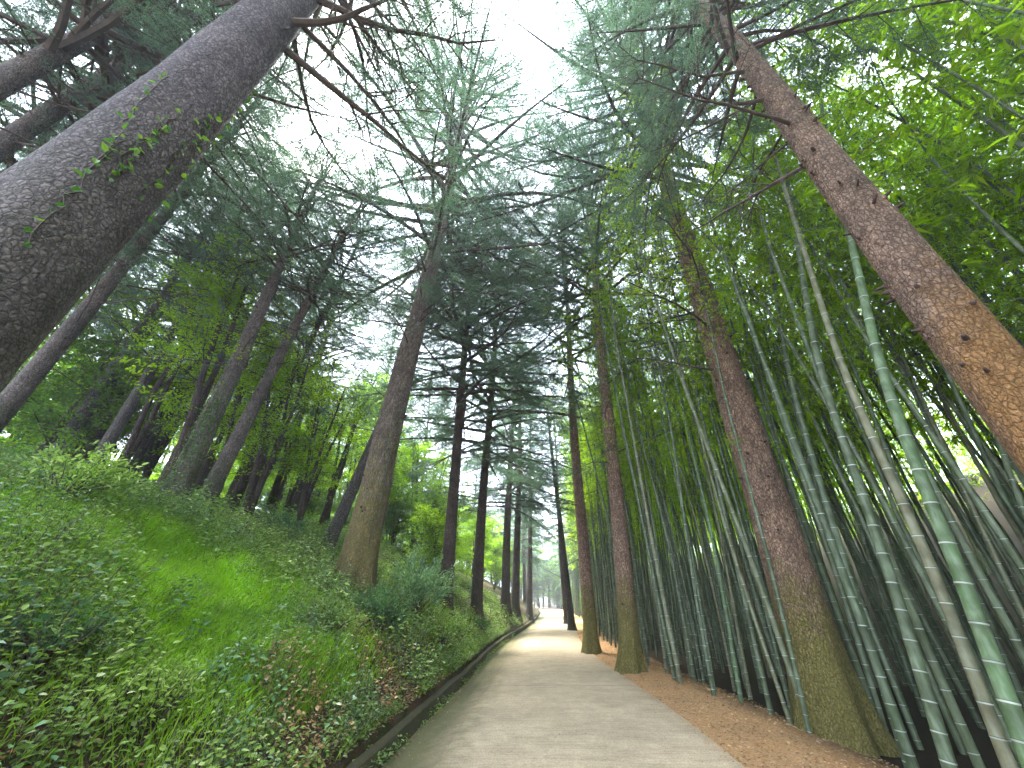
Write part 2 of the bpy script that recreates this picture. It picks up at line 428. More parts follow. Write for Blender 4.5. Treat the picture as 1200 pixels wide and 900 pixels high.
def concretemat(name, base, moss_u0, moss_u1, moss_amt, grooves=True, edge=None):
    """u = metres from the left edge, v = metres along"""
    m, nt, N, Lk = newmat(name)
    out = nd(N, 'ShaderNodeOutputMaterial'); pb = nd(N, 'ShaderNodeBsdfPrincipled'); pb.inputs['Roughness'].default_value = .88
    pb.inputs['Specular IOR Level'].default_value = .25
    ge = nd(N, 'ShaderNodeNewGeometry'); uv = nd(N, 'ShaderNodeUVMap'); sp = nd(N, 'ShaderNodeSeparateXYZ'); Lk.new(uv.outputs[0], sp.inputs[0])
    def nz(s, d=6, r=.6, vec=None):
        n = nd(N, 'ShaderNodeTexNoise'); n.inputs['Scale'].default_value = s; n.inputs['Detail'].default_value = d
        n.inputs['Roughness'].default_value = r; Lk.new(vec or ge.outputs['Position'], n.inputs['Vector']); return n
    grit, mid, big = nz(48, 5, .9), nz(3.2, 7, .65), nz(.55, 5)
    r1 = ramp(N, [(.3, tuple(x * .84 for x in base)), (.7, tuple(x * 1.12 for x in base))]); Lk.new(mid.outputs['Fac'], r1.inputs[0])
    r2 = ramp(N, [(.3, (.78, .78, .76)), (.7, (1.15, 1.14, 1.12))]); Lk.new(big.outputs['Fac'], r2.inputs[0])
    r3 = ramp(N, [(.38, (.42, .40, .37)), (.5, (1, 1, 1)), (.66, (1.35, 1.33, 1.3))]); Lk.new(grit.outputs['Fac'], r3.inputs[0])
    c = mixc(N, Lk, 1., r1.outputs[0], r2.outputs[0], 'MULTIPLY'); c = mixc(N, Lk, .8, c, r3.outputs[0], 'MULTIPLY')
    mpv = nd(N, 'ShaderNodeMapping'); mpv.inputs['Scale'].default_value = (.9, 11, 1); Lk.new(uv.outputs[0], mpv.inputs[0])
    gr = nz(1.6, 7, .7, mpv.outputs[0])
    if grooves:
        r4 = ramp(N, [(.40, (.66, .65, .63)), (.49, (1, 1, 1)), (.7, (1.1, 1.1, 1.1))]); Lk.new(gr.outputs['Fac'], r4.inputs[0])
        c = mixc(N, Lk, .5, c, r4.outputs[0], 'MULTIPLY')
        # casting joints every 7.3 m
        md = nd(N, 'ShaderNodeMath', operation='PINGPONG'); md.inputs[1].default_value = 3.65
        wob = nd(N, 'ShaderNodeMath', operation='MULTIPLY_ADD'); Lk.new(mid.outputs['Fac'], wob.inputs[0]); wob.inputs[1].default_value = .05
        sh = nd(N, 'ShaderNodeMath', operation='ADD'); Lk.new(sp.outputs[1], sh.inputs[0]); sh.inputs[1].default_value = 4.6; Lk.new(sh.outputs[0], wob.inputs[2]); Lk.new(wob.outputs[0], md.inputs[0])
        jr = nd(N, 'ShaderNodeMapRange'); jr.inputs[1].default_value = .004; jr.inputs[2].default_value = .02; Lk.new(md.outputs[0], jr.inputs[0])
        c = mixc(N, Lk, jr.outputs[0], (.16, .125, .085), c)
    mr = nd(N, 'ShaderNodeMapRange'); mr.inputs[1].default_value = moss_u0; mr.inputs[2].default_value = moss_u1
    mr.inputs[3].default_value = 1; mr.inputs[4].default_value = 0; Lk.new(sp.outputs[0], mr.inputs[0])
    mn = nz(5, 8, .7)
    ad = nd(N, 'ShaderNodeMath', operation='ADD'); Lk.new(mr.outputs[0], ad.inputs[0]); Lk.new(mn.outputs['Fac'], ad.inputs[1])
    m2 = nd(N, 'ShaderNodeMapRange'); m2.inputs[1].default_value = .85; m2.inputs[2].default_value = 1.25; m2.inputs[4].default_value = moss_amt
    Lk.new(ad.outputs[0], m2.inputs[0])
    mc = mixc(N, Lk, grit.outputs['Fac'], (.05, .055, .02), (.14, .14, .055))
    c = mixc(N, Lk, m2.outputs[0], c, mc)
    Lk.new(c, pb.inputs['Base Color'])
    hh = nd(N, 'ShaderNodeMath', operation='MULTIPLY_ADD'); Lk.new(grit.outputs['Fac'], hh.inputs[0]); hh.inputs[1].default_value = .5
    Lk.new(gr.outputs['Fac'], hh.inputs[2])
    bp = nd(N, 'ShaderNodeBump'); bp.inputs['Strength'].default_value = .75; bp.inputs['Distance'].default_value = .012
    Lk.new(hh.outputs[0], bp.inputs['Height']); Lk.new(bp.outputs[0], pb.inputs['Normal']); Lk.new(pb.outputs[0], out.inputs[0])
    return m
M['road'] = concretemat('ribbed concrete', (.42, .335, .23), -.4, .8, .6)
M['gutter'] = concretemat('mossy concrete gutter', (.26, .21, .135), .0, 1.0, .8, grooves=False)
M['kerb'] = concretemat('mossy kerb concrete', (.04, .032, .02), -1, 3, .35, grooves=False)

# ------------------------------------------------------------------ ground, road, gutter, kerb
def structure(o): o['kind'] = 'structure'; return o

ys = np.concatenate([[-400, -150, -70, -40, -30, -20], np.arange(-14, 0, 1.), np.arange(0, 18, .22), np.arange(18, 50, .6), np.arange(50, 100, 2.), [110, 130, 160, 220, 350, 600, 900]])
LO = np.concatenate([[-700, -300, -120, -70, -50], np.arange(-40, -12, 1.6), np.arange(-12, -2.4, .3), np.arange(-2.4, 0, .12)])
RO = np.concatenate([np.arange(.04, 2, .14), np.arange(2, 8, .5), np.arange(8, 30, 2.), [35, 50, 80, 150, 300, 700]])
V, UV = [], []
for y in ys:
    l, r = kx(y) - .22, rx(y)
    row = [(l + d, d) for d in LO] + [(l, -.001), (l + .001, -.001), (r - .02, .001), (r + .005, .002)] + [(r + d, d) for d in RO]
    for k, (x, d) in enumerate(row):
        z = T(x, y) if not (len(LO) < k < len(LO) + 3) else -.10
        if k == len(LO): z = .16
        V.append((x, y, z)); UV.append((d, y))
nc = len(LO) + 4 + len(RO)
i, j = np.meshgrid(np.arange(len(ys) - 1), np.arange(nc - 1), indexing='ij')
Fq = np.stack([i * nc + j, i * nc + j + 1, (i + 1) * nc + j + 1, (i + 1) * nc + j], -1).reshape(-1, 4)
a = Acc(); a.add(V, Fq, 0, 0, UV)
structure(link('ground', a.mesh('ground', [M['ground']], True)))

def strip(name, xs_fn, mat, y0=-20, y1=118, dy=.3):
    yy = np.arange(y0, y1, dy); V, UV = [], []
    for y in yy:
        for (x, z, u) in xs_fn(y): V.append((x, y, z)); UV.append((u, y))
    nc = len(xs_fn(0)); n = len(yy)
    i, j = np.meshgrid(np.arange(n - 1), np.arange(nc - 1), indexing='ij')
    Fq = np.stack([i * nc + j, i * nc + j + 1, (i + 1) * nc + j + 1, (i + 1) * nc + j], -1).reshape(-1, 4)
    a = Acc(); a.add(V, Fq, 0, 0, UV)
    return structure(link(name, a.mesh(name, [mat])))

GW = .62
def road_xs(y):
    l, r = kx(y) + GW, rx(y) + .02 + .03 * noise.noise((0, y * 1.8, 5)) + .02 * noise.noise((0, y * 7, 2))
    return [(l, -.005, 0)] + [(l + (r - l) * t, .012 * math.sin(math.pi * t), (r - l) * t) for t in np.linspace(.02, .98, 9)] + [(r, 0, r - l), (r, -.12, r - l)]
strip('road', road_xs, M['road'])
strip('gutter', lambda y: [(kx(y) - .01, -.03, 0), (kx(y) + .12, -.075, .13), (kx(y) + .3, -.07, .3), (kx(y) + GW + .003, -.0095, GW)], M['gutter'])
def kerb_xs(y):
    w = .012 * noise.noise((3, y * 2.3, 1)); h = .165 + .02 * noise.noise((1, y * .9, 4))
    x = kx(y) + w
    return [(x + .004, -.1, 0), (x - .012, h - .02, .3), (x - .03, h, .34), (x - .11, h + .005, .5), (x - .19, h - .2, .7)]
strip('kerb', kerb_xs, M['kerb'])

# ------------------------------------------------------------------ cedars
def spray_template(seed):
    r = np.random.default_rng(seed)
    P, D, segs = [], [], []
    def along(p0, d, L, n):
        for k in range(n):
            s = (k + r.random()) / n
            p = p0 + d * L * s + np.array([0, 0, -.08 * L * s * s])
            q = unit(r.normal(size=3)); q = unit(q - d * np.dot(q, d))
            P.append(p); D.append(unit(d * .8 + q))
        segs.append((p0, p0 + d * L + np.array([0, 0, -.08 * L])))
    d0 = np.array([1., 0, 0]); L0 = .42
    along(np.zeros(3), d0, L0, 34)
    for k, s in enumerate((.15, .3, .45, .6, .75)):
        sg = 1 if k % 2 else -1
        d = unit([.75, sg * r.uniform(.6, .9), r.uniform(-.35, .1)])
        along(d0 * L0 * s, d, .22 * (1.1 - s) + .05, 13)
    P, D = np.array(P), np.array(D)
    L = r.uniform(.03, .055, len(P))[:, None]
    side = unit(np.cross(D, r.normal(size=D.shape))) * .0062
    V = np.stack([P - side, P + side, P + D * L], 1)        # (n,3,3)
    return V, np.array(segs)
SPRAYS = [spray_template(s) for s in range(5)]

def place_sprays(acc, P, D, scale, r, mneedle=1, mtwig=0):
    P, D = np.asarray(P), unit(np.asarray(D)); n = len(P)
    up = np.array([0, 0, 1.]) + r.normal(size=(n, 3)) * .35
    Y = unit(np.cross(up, D)); Z = np.cross(D, Y)
    which = r.integers(0, len(SPRAYS), n)
    for k, (Vt, sg) in enumerate(SPRAYS):
        idx = np.where(which == k)[0]
        if not len(idx): continue
        Rm = np.stack([D[idx], Y[idx], Z[idx]], 1) * scale[idx][:, None, None]
        W = np.einsum('tvk,nkj->ntvj', Vt, Rm) + P[idx][:, None, None]
        nt_ = W.shape[0] * W.shape[1]
        tn = np.repeat(r.random(len(idx)), W.shape[1] * 3) * .7 + r.random(nt_ * 3) * .3
        acc.add(W.reshape(-1, 3), np.arange(nt_ * 3).reshape(-1, 3), mneedle, tn)
        S = np.einsum('tvk,nkj->ntvj', sg, Rm) + P[idx][:, None, None]
        S = S.reshape(-1, 2, 3)
        prisms(acc, S[:, 0], S[:, 1], .004, .0015, mtwig)

def bough(r, z, az, L, el, droop):
    s = np.linspace(0, 1, 7)
    wob = r.normal(size=2) * .06
    x = L * s
    zz = z + L * (math.tan(el) * s - droop * s ** 2)
    lat = L * (wob[0] * np.sin(s * 3) + wob[1] * s * s)
    c, sn_ = math.cos(az), math.sin(az)
    return np.stack([c * x - sn_ * lat, sn_ * x + c * lat, zz], 1)

def cedar_crown(seed, z0, z1, Rmax, nb, dens=1.0):
    """upper boughs with side twigs and needle sprays: one crown mesh"""
    r = np.random.default_rng(seed); acc = Acc()
    SP, SD, SC, P0, P1, r0, r1 = [], [], [], [], [], [], []
    az = r.random() * 6
    for b in range(nb):
        u = (b + r.random()) / nb
        z = z0 + (z1 - z0) * u
        prof = (1 - u) ** (.34 if Rmax > 5.5 else .55) * (.72 + .28 * min(1, u * 5))
        L = Rmax * prof * r.uniform(.65, 1.12) + .35
        az += 2.4 + r.normal() * .5
        el = R(-4 + 34 * u + r.normal() * 7); droop = r.uniform(.12, .3) * (1.1 - u)
        P = bough(r, z, az, L, el, droop)
        rad = np.linspace(.022 + .013 * L, .006, 7)
        tube(acc, P, rad, 5, 0, cap=False)
        seg = L / 6
        s = .12 + .12 * r.random(); side = 1
        while s < 1.0:
            f = s * 6; k = min(5, int(f)); p = P[k] + (P[k + 1] - P[k]) * (f - k)
            d = unit(P[k + 1] - P[k])
            side = -side
            l = (.34 * L * (1 - s) ** .6 + .34) * r.uniform(.7, 1.15)
            a_ = side * R(r.uniform(40, 68)); ca, sa = math.cos(a_), math.sin(a_)
            dd = unit([d[0] * ca - d[1] * sa, d[0] * sa + d[1] * ca, d[2] + r.uniform(-.25, .12)])
            e1 = p + dd * l * .5; dd2 = unit(dd + np.array([0, 0, r.uniform(-.4, .05)]) + r.normal(size=3) * .1); e2 = e1 + dd2 * l * .5
            P0 += [p, e1]; P1 += [e1, e2]; r0 += [.009 + .004 * l, .006]; r1 += [.006, .003]
            bare = .12 if u > .2 else .28
            m = max(1, int(l / .17 * dens * r.choice([.25, 1., 1.6], p=[.3, .4, .3])))
            for q in range(m):
                t = bare + (1 - bare) * (q + r.random()) / m
                pp = p + (e1 - p) * t * 2 if t < .5 else e1 + (e2 - e1) * (t - .5) * 2
                sd = unit(dd2 + r.normal(size=3) * np.array([.55, .55, .3]) + np.array([0, 0, -.12]))
                SP.append(pp); SD.append(sd); SC.append(r.uniform(.85, 1.4))
            s += r.uniform(.2, .34) / max(L, .8)
        for q in range(2):
            SP.append(P[-1] - (P[-1] - P[-2]) * .4 * q); SD.append(unit(P[-1] - P[-2]) + r.normal(size=3) * .2); SC.append(1.)
    prisms(acc, P0, P1, np.array(r0), np.array(r1), 0)
    place_sprays(acc, SP, SD, np.array(SC), r)
    return acc

CROWN_SRC = {}
def crown_mesh(kind):
    if kind not in CROWN_SRC:
        # unit crowns: 17 m tall, base at 0
        seed, Rm, nb, dens = dict(a=(11, 6.2, 96, .62), b=(12, 5.0, 96, 1.15), c=(13, 6.0, 90, .58), d=(14, 3.4, 62, .6), e=(15, 3.2, 66, .6))[kind]
        CROWN_SRC[kind] = cedar_crown(seed, 0, 17, Rm, nb, dens).mesh('cedar_crown', [M['twig'], M['needle']])
    return CROWN_SRC[kind]

def dead_branch(r, az, L, el, droop, rb, twigs, needles=0):
    """one bare bough with forked twigs, base at the origin, some end tufts"""
    acc = Acc()
    P = bough(r, 0, az, L, el, droop)
    P += np.cumsum(r.normal(size=P.shape) * .02 * L, axis=0) * np.linspace(0, 1, 7)[:, None]
    tube(acc, P, np.linspace(rb, rb * .22, 7), 6, 0)
    P0, P1, a0, a1, SP, SD = [], [], [], [], [], []
    for k in range(twigs):
        s = r.uniform(.25, 1); f = s * 6; q = min(5, int(f)); p = P[q] + (P[q + 1] - P[q]) * (f - q); d = unit(P[q + 1] - P[q])
        an = R(r.uniform(30, 75)) * r.choice([-1, 1]); ca, sa = math.cos(an), math.sin(an)
        dd = unit([d[0] * ca - d[1] * sa, d[0] * sa + d[1] * ca, d[2] + r.uniform(-.35, .3)])
        l = L * (1.05 - s) * r.uniform(.3, .6) + .15
        for h in range(3):
            e = p + dd * l / 3
            P0.append(p); P1.append(e); a0.append(rb * (.30 - .07 * h)); a1.append(rb * (.23 - .07 * h))
            if h:
                for g in range(2):
                    d3 = unit(dd + r.normal(size=3) * .6); P0.append(p); P1.append(p + d3 * l * .35); a0.append(rb * .13); a1.append(rb * .05)
                    if needles and r.random() < needles: SP.append(p + d3 * l * .2); SD.append(d3)
            p = e; dd = unit(dd + r.normal(size=3) * .18)
        if needles and r.random() < needles: SP.append(p); SD.append(dd)
    prisms(acc, P0, P1, np.maximum(a0, .003), np.maximum(a1, .0015), 0)
    if SP: place_sprays(acc, SP, SD, r.uniform(.6, 1., len(SP)), r)
    return acc

def trunk_mesh(seed, H, D, bark, knots=0, flare=.5, sides=28, rings=60, kz=(1, 9)):
    r = np.random.default_rng(seed); acc = Acc()
    z = np.linspace(0, 1, rings) ** 1.25 * (H + .7) - .7
    zz = np.clip(z, 0, H)
    rad = D / 2 * (1 - zz / H * .96) ** .8 + .008
    fl = flare * D * .5 * np.exp(-np.clip(z, 0, 99) / (D * .7))
    bx, by = r.normal(size=2) * .05
    ph = r.random(4) * 6.28
    P = np.stack([bx * np.sin(z * .35 + ph[0]) - bx * math.sin(ph[0]), by * np.sin(z * .28 + ph[1]) - by * math.sin(ph[1]), z], 1)
    lobes = r.integers(4, 7)
    def wob(th, al):
        zc = al - .7
        e = np.exp(-np.clip(zc, 0, 99) / (D * .9))
        return 1 + e * flare * .35 * np.cos(lobes * th + ph[2]) + .025 * np.sin(3 * th + zc * .9 + ph[3]) + .02 * np.sin(5 * th - zc * 2.1) + .012 * np.sin(9 * th + zc * 5)
    tube(acc, P, rad + fl, sides, 0, wob=wob)
    for k in range(knots):
        h = r.uniform(*kz); az = r.uniform(0, 6.28)
        R0 = D / 2 * (1 - h / H * .96) ** .8
        c, s = math.cos(az), math.sin(az)
        p = np.array([np.interp(h, z, P[:, 0]), np.interp(h, z, P[:, 1]), h]); o = np.array([c, s, .15])
        kr = r.uniform(.014, .03)
        tube(acc, [p + o * (R0 - .05), p + o * (R0 + .0), p + o * (R0 + .02)], [kr * 2.6, kr * 2.0, kr * 1.2], 8, 0)
        tube(acc, [p + o * (R0 + .0), p + o * (R0 + .032), p + o * (R0 + r.uniform(.036, .10))], [kr * 1.1, kr * .9, kr * .6], 7, 1)
    return acc.mesh('trunk', [bark, M['knot']], True), P, z

def lean_quat(base, top):
    d = Vector([float(c) for c in (np.asarray(top) - np.asarray(base))]).normalized()
    return Vector((0, 0, 1)).rotation_difference(d)

def cedar(name, label, base, top, H, D, bark, crown='a', cz=9., cr=1., nbr=10, bz=(5, 10), knots=20, seed=1, group=None,
          bL=(1.6, 3.2), brad=.03, needles=.25, twigs=9, fullcrown=True, flare=.5, sides=28, cat='tree', azs=None, tw='twig'):
    root = bpy.data.objects.new(name, None); COL.objects.link(root)
    root.empty_display_size = .3
    root.location = [float(c) for c in base]
    root.rotation_mode = 'QUATERNION'; root.rotation_quaternion = lean_quat(base, top)
    tag(root, label, cat, group)
    me, P, z = trunk_mesh(seed, H, D, bark, knots, flare, sides, kz=(.8, cz))
    link('trunk', me, root)
    r = np.random.default_rng(seed * 7 + 3)
    for k in range(nbr):
        h = bz[0] + (bz[1] - bz[0]) * (k + r.random()) / nbr
        az = r.uniform(0, 6.28) if not azs else R(azs[k % len(azs)]) + r.normal() * .25
        L = r.uniform(*bL)
        acc = dead_branch(r, az, L, R(r.uniform(-8, 28)), r.uniform(-.12, .15), brad * r.uniform(.6, 1.2), twigs, needles)
        link('branch', acc.mesh('branch', [M[tw], M['needle']]), root, (np.interp(h, z, P[:, 0]), np.interp(h, z, P[:, 1]), h))
    if fullcrown:
        c = link('crown', crown_mesh(crown), root, (0, 0, cz))
        s = (H + .4 - cz) / 17
        c.scale = (cr, cr, s); c.rotation_euler = (0, 0, seed * 1.3)
    return root

def px_tree(pb, pt, t=None, ground=True):
    """world base and a second point on the trunk, both seen at the given pixels and at the same depth along y"""
    d = ray(*pb)
    if t is None: b = on_ground(*pb)
    else:
        b = d * t; b = np.array([b[0], b[1], T(b[0], b[1])])
    d2 = ray(*pt); t2 = b[1] / d2[1]
    return b, np.array([d2[0] * t2, b[1], CAMZ + d2[2] * t2])

G1 = 'cedars lining the road'; G2 = 'conifers on the left hillside'
# --- the near giants
b = np.array([-3.15, 1.5, T(-3.15, 1.5)])
L1 = cedar('cedar_tree', 'huge grey plated trunk with ivy, closest tree at upper left', b, b + np.array([-.05, .1, 10]), 25, .66, M['bark_grey'], 'a', 9.4, .6,
      10, (6.6, 10), 6, 21, G1, bL=(1.5, 3.4), brad=.05, sides=64, azs=[20, -30, 60, 100, 10, 150], needles=.5, twigs=12)
b = np.array([4.15, 2.55, T(4.15, 2.55)])
R2 = cedar('cedar_tree', 'thick reddish trunk with orange lichen crossing the upper right corner', b, b + np.array([.05, .1, 10]), 25, .48, M['bark_orange'], 'b', 10., .74,
      8, (6.8, 10), 70, 22, G1, bL=(1.3, 2.6), brad=.032, sides=56, azs=[150, 120, 200, 90, 170], needles=.1, twigs=12)
b, tp = px_tree((985, 868), (770, 170))
R1 = cedar('cedar_tree', 'tall reddish trunk with mossy foot beside the bamboo on the right verge', b, tp, 28, .80, M['bark_red'], 'c', 14.5, 1.3,
      20, (6.5, 15.5), 60, 23, G1, bL=(1.6, 3.6), brad=.032, sides=48, azs=[180, 150, 210, 120, 90, 240], needles=.05, twigs=14, flare=.45)
b, tp = px_tree((412, 695), (520, 240))
L3 = cedar('cedar_tree', 'big leaning trunk covered in yellow moss on the left bank beside the road', b, tp, 29, .80, M['bark_mossy'], 'a', 11, 1.25,
      16, (7, 13), 24, 24, G1, bL=(1.6, 3.6), brad=.03, sides=48, needles=.3, twigs=12, flare=.35)
L3b = b
b, tp = px_tree((520, 722), (548, 380))
cedar('cedar_tree', 'dark straight trunk second along the left bank from the mossy one', b, tp, 22, .44, M['bark_dark'], 'b', 7.5, 1.25, 8, (4, 9), 10, 25, G1, brad=.022, needles=.4)
b, tp = px_tree((558, 727), (574, 470))
cedar('cedar_tree', 'dark trunk third along the left bank just above the kerb', b, tp, 21, .46, M['bark_dark'], 'a', 6.5, 1.1, 8, (4, 8), 10, 26, G1, brad=.022, needles=.4)
b, tp = px_tree((740, 787), (712, 470))
cedar('cedar_tree', 'brown trunk with greenish foot, second cedar along the right verge', b, tp, 26, .50, M['bark_red'], 'a', 12, .92, 8, (5, 11), 14, 27, G1, brad=.024)
b, tp = px_tree((694, 766), (668, 400))
cedar('cedar_tree', 'brown trunk at the bend of the verge, third cedar on the right', b, tp, 26, .48, M['bark_red'], 'a', 11.5, .85, 9, (4.5, 11), 14, 28, G1, brad=.022)
far = [((592, 707), (598, 560), 22, .56, 'farther dark trunk on the left bank, nearest of the distant clump', 'c', 21),
       ((604, 706), (607, 570), 24, .55, 'dark trunk in the distant clump on the left bank, right beside its thicker neighbour', 'b', 22),
       ((620, 704), (621, 600), 30, .5, 'small far trunk at the right edge of the distant clump on the left bank', 'd', 20),
       ((671, 741), (655, 600), None, .42, 'thin dark trunk leaning over the far end of the right verge', 'd', 19),
       ((664, 733), (657, 620), None, .36, 'slim dark trunk just beyond the leaning one on the right verge', 'e', 19)]
for k, (pb, pt, t, D, lab, cr, H) in enumerate(far):
    b, tp = px_tree(pb, pt, t)
    cedar('cedar_tree', lab, b, tp, H, D, M['bark_dark'], cr, 6 + k % 2, .9, 4, (3, 7), 0, 40 + k, G1, brad=.02, sides=16, twigs=6)
for k, (x, y) in enumerate([(1.5, 47), (9.2, 44), (1.8, 58), (9.8, 62), (3, 82), (10, 84), (6.3, 104), (1.5, 112), (10, 110)]):
    b = np.array([x, y, T(x, y)])
    cedar('cedar_tree', 'slender far cedar standing near the end of the road', b, b + np.array([random.uniform(-.4, .4), 0, 10]), 19 + k % 4, .42, M['bark_dark'],
          'bcd'[k % 3], 4.5 + k % 3, .9, 0, (3, 7), 0, 60 + k, 'far cedars by the end of the road', sides=12)
# --- hillside conifers on the left
hill = [((2, 478), (190, 255), 7., .34, 'pale', 17, 8.0, 'grey trunk rising under the giant one at the left edge'),
        ((55, 548), (150, 405), 9.5, .30, 'grey', 15, 8, 'leftmost thin dark trunk above the grassy slope'),
        ((104, 556), (235, 335), 9.0, .28, 'grey', 15, 7.5, 'second thin dark trunk above the grassy slope'),
        ((208, 572), (335, 300), 7.6, .44, 'pale', 12.8, 6.8, 'thick grey ivy clad trunk at the top of the grassy slope'),
        ((243, 577), (330, 420), 8.6, .36, 'pale', 13, 6.5, 'grey trunk just right of the ivy clad one at the top of the slope'),
        ((275, 582), (345, 440), 10.5, .28, 'dark', 14, 7, 'third of the close trunks at the top of the slope, slimmer and browner'),
        ((388, 618), (432, 528), 11., .36, 'grey', 17, 8, 'dark trunk leaning right, half hidden behind the mossy cedar'),
        ((160, 545), (250, 420), 14., .26, 'dark', 15, 7, 'thin far trunk seen between the slope trunks')]
for k, (pb, pt, t, D, bk, H, cz, lab) in enumerate(hill):
    b, tp = px_tree(pb, pt, t)
    cedar('fir_tree', lab, b, tp, H, D, M['bark_' + bk], 'edede'[k % 5], cz, .85, 12, (3.2, 8), 8, 80 + k, G2, bL=(1., 2.8), brad=.02, needles=.12, sides=24, twigs=12)
offs = [((-7.7, 2.2), .36, 17, 'pale reddish trunk at the top left corner', 'bark_pale'),
        ((-8.6, 3.1), .34, 16, 'pale knotty trunk below the one at the top left corner', 'bark_pale'),
        ((-11.5, 4.5), .3, 17, 'grey trunk mostly hidden behind the giant left trunk', 'bark_grey')]
for k, ((x, y), D, H, lab, bk) in enumerate(offs):
    b = np.array([x, y, T(x, y)])
    cedar('fir_tree', lab, b, b + np.array([.1, .1, 10]), H, D, M[bk], 'cea'[k], 6, .8, 14, (2.5, 9), 6, 95 + k, G2, bL=(1., 2.6), brad=.022, sides=24, twigs=12)
r = np.random.default_rng(5)
for k, (x, y) in enumerate([(-13, 12), (-16, 8), (-10.5, 16), (-14, 18), (-9, 22), (-19, 14), (-12, 27), (-7.5, 30), (-17, 24), (-8, 38), (-14, 36), (-20, 30), (-5, 46)]):
    b = np.array([x, y, T(x, y)])
    cedar('fir_tree', 'slim fir deep in the wood on the left hillside', b, b + np.array([r.uniform(-.6, .6), 0, 10]), r.uniform(13, 17), .28, M['bark_dark'],
          'abcde'[k % 5], r.uniform(5, 7), .85, 3, (3, 7), 0, 120 + k, 'firs deep in the hillside wood', sides=12, brad=.018, twigs=7)
# off-frame cedars that shade the place (behind and beside the camera)
for k, (x, y, H) in enumerate([(-3.6, -9, 24), (4.2, -9, 22)]):
    b = np.array([x, y, T(x, y)])
    cedar('cedar_tree', 'cedar beside the road outside the picture', b, b + np.array([0, 0, 10]), H, .5, M['bark_red'], 'abcd'[k], 9, .9, 0, (5, 8), 0, 150 + k, 'cedars behind the viewpoint', sides=16)

# ------------------------------------------------------------------ bamboo
def culm_tube(acc, P, D0, r, sides=10, H=None, tint=0.):
    """P: smooth path; rings at nodes with a pale band under each and a ridge"""
    P = np.asarray(P, float)
    seg = np.linalg.norm(np.diff(P, axis=0), axis=1); al = np.concatenate([[0], np.cumsum(seg)]); LT = al[-1]
    stations, mats, rads = [], [], []
    s = r.uniform(0.05, .2); first = True
    inter = .20
    def rad(s): return D0 / 2 * (1 - (s / LT)) ** .65 + .004
    stations.append(0); rads.append(rad(0) * 1.05); mats.append(0)
    while s < LT - .3:
        w = .005 + D0 * .05
        q = rad(s)
        stations += [s - w * 1.5, s - .003, s + .003, s + w]
        rads += [q, q * 1.07, q * 1.05, q * .985]
        mats += [1, 2, 0, 0]
        s += inter * r.uniform(.9, 1.1)
        inter = min(.42, inter * 1.07)
    stations.append(LT); rads.append(.003); mats.append(0)
    st = np.array(stations); PP = np.stack([np.interp(st, al, P[:, k]) for k in range(3)], 1)
    tube(acc, PP, np.array(rads), sides, mats[:-1], attr=tint, cap=False)

def upper_path(seed, L=9.):
    r = np.random.default_rng(seed); s = np.linspace(0, L, 16)
    az = r.uniform(0, 6.28); am = r.uniform(.8, 2.4)
    h = am * (s / L) ** 2.4
    z = s * 1 - .25 * am * (s / L) ** 3
    return np.stack([math.cos(az) * h, math.sin(az) * h, z], 1)

def bamboo_foliage(seed, L=9., n_scale=1., big=1.):
    r = np.random.default_rng(seed + 500); acc = Acc(); U = upper_path(seed, L)
    s = -1.2; P0, P1, LP, LD = [], [], [], []
    while s < L:
        u = max(0, s) / L
        p = np.array([0, 0, s]) if s < 0 else np.stack([np.interp(s, np.linspace(0, L, 16), U[:, k]) for k in range(3)])
        if s > .8 or r.random() < .35:
            for b in range(r.integers(2, 4)):
                az = r.uniform(0, 6.28); l = r.uniform(.6, 1.25) * (1.15 - .5 * u); el = r.uniform(.15, .9)
                d = np.array([math.cos(az) * math.cos(el), math.sin(az) * math.cos(el), math.sin(el)])
                mid = p + d * l * .55; d2 = unit(d + np.array([0, 0, -.75])); e = mid + d2 * l * .5
                P0 += [p, mid]; P1 += [mid, e]
                for q in range(int(13 * n_scale)):
                    t = r.uniform(.22, 1); c = p + (mid - p) * t / .55 if t < .55 else mid + (e - mid) * (t - .55) / .45
                    out = unit(r.normal(size=3) * np.array([1, 1, .35])); c2 = c + out * r.uniform(.05, .25)
                    P0.append(c); P1.append(c2)
                    for g in range(r.integers(3, 6)):
                        LP.append(c2); LD.append(unit(out + r.normal(size=3) * .6 + np.array([0, 0, -.45])))
        s += r.uniform(.24, .36)
    prisms(acc, P0, P1, .004, .0018, 0)
    n = len(LP); Nn = np.array([0, 0, 1.]) + r.normal(size=(n, 3)) * .5
    leaves(acc, LP, LD, Nn, r.uniform(.10, .18, n) * big, r.uniform(.018, .032, n) * big, 1, np.clip(r.normal(.5, .25, n), 0, 1), fold=.15, bend=.2)
    return acc

FOL = [bamboo_foliage(s, n_scale=.7).mesh('bamboo_foliage', [M['culm'], M['bamboo_leaf']]) for s in range(6)]
UPP = [upper_path(s) for s in range(6)]
CM = lambda k: [M[k], M['node'], M['node_dark']]

